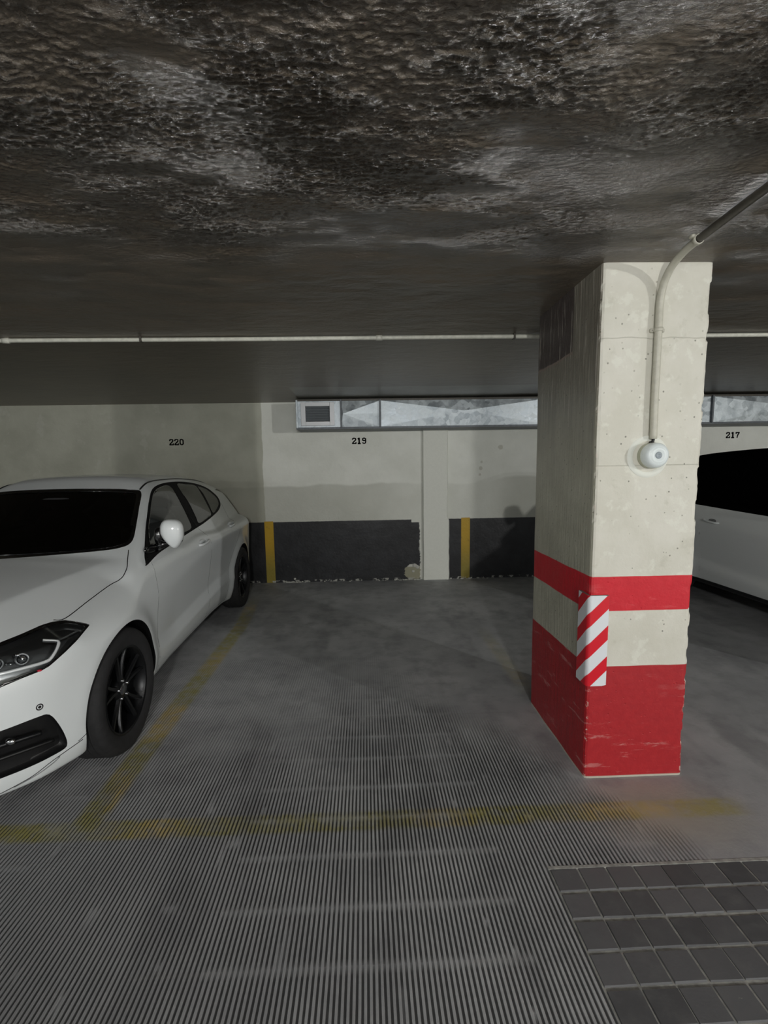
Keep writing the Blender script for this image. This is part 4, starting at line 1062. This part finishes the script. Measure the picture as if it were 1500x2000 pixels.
    # panel gaps: thin dark seams let into the surface
    def seam(P_, d, r_=.0022, both=True, parent=root, mat=M_gloss, raw=False):
        pts = np.array(P_, float) if raw else drop(p, P_, d)
        if not raw:
            q = smoothpath(pts, 5); pts = drop(p, [tuple(v - Vector(d) * .02) for v in q], d)
        for s in ((1, -1) if both else (1,)):
            MB().tube([(a, s * b, c) for a, b, c in pts], r_, 6).build('panel_seam', mat, parent, True)
    if kind == 'hatch':
        seam([(a, b, 1.6) for a, b in HOOD[7:16]], (0, 0, -1), .0026)
        seam([(a, b, 1.6) for a, b in HOOD[1:4]], (0, 0, -1), .0022)
        for P_ in (D1[:5], D1[6:], [D1[-1], D1[0]], D2[6:], [D2[-1], D2[0]]):
            Pn = [q for q in P_ if q[1] < 1.35]
            if Pn[0] == D1[0] or len(Pn) > 1: seam([(a, 1.1, b) for a, b in Pn], (0, -1, 0), .0008)
        0 and seam([(.505, 1.1, .45), (.512, 1.1, .56), (.515, 1.1, .66), (.50, 1.1, .70)], (0, -1, 0), .0010)
        # roof ditch: black moulding from the windscreen corner back along the roof
        seam([(2.0, .512, 1.6), (2.10, .508, 1.6), (2.3, .500, 1.6), (2.6, .495, 1.6), (3.0, .485, 1.6), (3.5, .46, 1.6), (3.8, .43, 1.6)], (0, 0, -1), .0065, mat=M_black)
        # bumper crease lines
        seam([(.50, 1.1, .280), (.46, 1.1, .265)], (0, -1, 0), .0016, mat=M_rim)
        seam([(.15, .92, .262), (.10, .84, .236), (.05, .78, .205), (-.02, .68, .182)], (1, -.25, 0), .0018, mat=M_rim)
        seam([(.10, .86, .238), (.08, .84, .222), (.05, .80, .205), (.02, .74, .192)], (1, -.25, 0), .0026, mat=M_house)
        0 and seam([(.0, .770, .512), (.0, .755, .508), (.0, .735, .503), (.0, .70, .500), (.0, .6, .497)], (1, 0, 0), .0016, mat=M_rim)
        # parking sensor
        for s in (1, -1):
            q = drop(p, [(.05, .766, .495)], (1, 0, 0))[0]; g_ = grad(p, q[None])[0]; g_ /= np.linalg.norm(g_); n_ = Vector((g_[0], s * g_[1], g_[2])); c = Vector((q[0], s * q[1], q[2]))
            MB().lathe([(.0, .001), (.006, .001), (.0065, -.002)], c, n_, 16).build('parking_sensor', M_black, root, True)
            MB().lathe([(.009, .0), (.0115, .0006), (.014, .0)], c, n_, 20).build('sensor_ring', M_white, root, True)
    # door handles
    HN = ((2.16, .866, .872, D1o), (3.13, .85, .905, D2o)) if kind == 'hatch' else ((2.64, .9, .868, D1o), (3.36, .9, .90, D2o))
    for (hx, hy, hz, Do) in HN:
        for s, par in ((1, Do[0]), (-1, Do[1])):
            q = drop(p, [(hx, 1.1, hz), (hx + .09, 1.1, hz + .006), (hx + .18, 1.1, hz + .012)], (0, -1, 0))
            pts = [(q[0][0] - .005, q[0][1] - .004, q[0][2]), (q[0][0] + .012, q[0][1] + .020, q[0][2]), (q[1][0], q[1][1] + .030, q[1][2]), (q[2][0] - .012, q[2][1] + .022, q[2][2]), (q[2][0] + .005, q[2][1] - .004, q[2][2])]
            m = MB().tube([(a, s * b, c) for a, b, c in smoothpath(pts, 5)], .0105, 10); m.build('door_handle', M_white, par, True)
            cup = MB().blob((hx + .085, s * (q[1][1] - .012), hz + .004), (.075, .0145, .030), 2.3, 24, 10); cup.build('handle_recess', M_white if kind == 'hatch' else M_house, par, True)
    # mirrors
    MX = (1.50, .910, 1.058) if kind == 'hatch' else (1.62, 1.0, 1.14)
    for s in (1, -1):
        mo = empty('door_mirror', (0, 0, 0)); mo.parent = root
        rot = Matrix.Rotation(math.radians(-14 * s), 3, 'Z')
        c = Vector((MX[0], s * MX[1], MX[2]))
        m = MB().blob(c, (.058, .070, .100), 2.9, 36, 22, rot)
        # taper the cap towards its outer lower corner and flatten the mirror side
        vv = []
        for v in m.V:
            q = Vector(v) - c; yy_ = q.y * s; q.x = min(q.x, .034)
            dn = max(0, -q.z / .100); yy_ = yy_ * (1 - .70 * dn ** 1.5) + .020 * dn
            if q.z > 0: q.z *= .80 + .12 * (1 - yy_ / .066) * .5
            q.y = s * yy_
            vv.append(tuple(c + q))
        m.V = vv; cap = m.build('mirror_cap', M_white, mo, True)
        g_ = MB().blob(c + Vector((.037, 0, 0)), (.004, .048, .058), 3, 24, 12, rot); g_.build('mirror_glass', M_chrome, mo, True)
        b_ = MB(); b_.tube([(MX[0] + .02, s * (MX[1] - .145), MX[2] - .110), (MX[0] + .01, s * (MX[1] - .09), MX[2] - .085), (MX[0], s * (MX[1] - .03), MX[2] - .060)], [.034, .024, .022], 12)
        b_.blob(c + Vector((.006, -.012 * s, -.052)), (.046, .072, .022), 2.6, 20, 10)
        b_.blob(c + Vector((-.012, -.078 * s, -.018)), (.040, .026, .055), 2.6, 16, 10)
        b_.build('mirror_base', M_gloss, mo, True)
        pa = drop(p, [(1.50, 1.1, .945), (1.35, 1.1, .96)] if kind == 'hatch' else [(1.66, 1.1, 1.03), (1.55, 1.1, 1.04)], (0, -1, 0))
        MB().blob((pa[0][0] - .03, s * (pa[0][1] - .004), pa[0][2] + .02), (.12, .012, .03), 2.4, 20, 8).build('mirror_foot', M_gloss, mo, True)
    # cabin
    dz = 0 if kind == 'hatch' else .12
    MB().blob((1.48, 0, .80 + dz), (.40, .66, .155), 4, 30, 12).build('dashboard', M_seat, root, True)
    MB().box((1.2, -.76, .24), (4.0, .76, .30)).build('cabin_floor', M_seat, root)
    for y_ in (-.36, .36):
        st = MB().blob((2.15, y_, .50 + dz), (.27, .25, .10), 3.5).build('seat', M_seat, root, True)
        rb = Matrix.Rotation(math.radians(18), 3, 'Y')
        MB().blob((2.47, y_, .82 + dz), (.08, .24, .34), 3.2, 24, 14, rb).build('backrest', M_seat, st, True)
        MB().blob((2.60, y_, 1.20 + dz), (.05, .13, .085), 3, 20, 12).build('headrest', M_seat, st, True)
    st = MB().blob((3.0, 0, .50 + dz), (.25, .62, .10), 4).build('rear_bench', M_seat, root, True)
    MB().blob((3.33, 0, .80 + dz), (.08, .62, .30), 4, 24, 14, Matrix.Rotation(math.radians(18), 3, 'Y')).build('backrest', M_seat, st, True)
    m = MB(); c = Vector((1.86, -.36, .93 + dz)); ax_ = Vector((-.9, 0, -.43)).normalized(); t_ = Vector((0, 1, 0)); b2 = ax_.cross(t_)
    m.tube([c + (t_ * math.cos(a) + b2 * math.sin(a)) * .18 for a in np.linspace(0, 2 * math.pi, 33)], .014, 8, False); m.blob(c, (.03, .07, .06), 2.5, 14, 8); m.tube([c + t_ * .17, c - t_ * .17], .012); m.tube([c, c - b2 * .17 if b2.z > 0 else c + b2 * .17], .012)
    m.build('steering_wheel', M_seat, root, True)
    if kind == 'hatch':
        MB().blob((1.86, 0, 1.245), (.018, .115, .032), 3, 20, 10).build('rear_view_mirror', M_seat, root, True)
        MB().tube(smoothpath([(2.50, -.52, 1.18), (2.52, -.50, 1.0), (2.50, -.47, .8)], 4), .012, 6).build('seat_belt', M_seat, root, True)
        q = drop(p, [(3.55, 0, 1.7)], (0, 0, -1))[0]
        MB().add([(q[0] - .06, 0, q[2] - .005), (q[0] + .055, -.014, q[2] - .01), (q[0] + .055, .014, q[2] - .01), (q[0] + .045, 0, q[2] + .048), (q[0] + .060, 0, q[2] + .048)], [(0, 1, 3), (0, 3, 2), (1, 4, 3), (2, 3, 4), (1, 2, 4)]).build('roof_aerial', M_white, root)
    for a in (front, rear):
        for s in (1, -1):
            yy = (.885 if kind == 'hatch' else .895) - .103 + (.005 if a == front else .01)
            wheel(root, (a, s * yy, p['R'] - .0005), p['R'], s)

car = empty('parked_hatchback', (-2.114, 1.555, 0), 0)
# local +x runs from nose to tail, local +y to the side facing the empty bay
def orient(root, ang, mirror_=False):
    a = math.radians(ang); ex = Vector((-math.sin(a), math.cos(a), 0)); ey = Vector((math.cos(a), math.sin(a), 0)); m = Matrix((ex, ey, Vector((0, 0, 1)))).transposed().to_4x4(); m.translation = root.location
    return m
tag(car, 'white five-door hatchback with black wheels parked nose-out left of the empty bay', 'car')
build_car(CAR, .0135, car, 'hatch')
suv = empty('parked_crossover', (4.255, 1.82, 0)); tag(suv, 'taller white car with black side windows half hidden behind the pillar', 'car')
build_car(SUV, .03, suv, 'suv')

# the body is symmetric: turn it nose-out by a proper rotation (x -> +Y needs y -> -X)
for r_, ang in ((car, 1.43), (suv, 0)):
    r_.rotation_euler = (0, 0, math.radians(90 + ang))
# keep attachments that differ left/right (steering wheel) on the driver's side
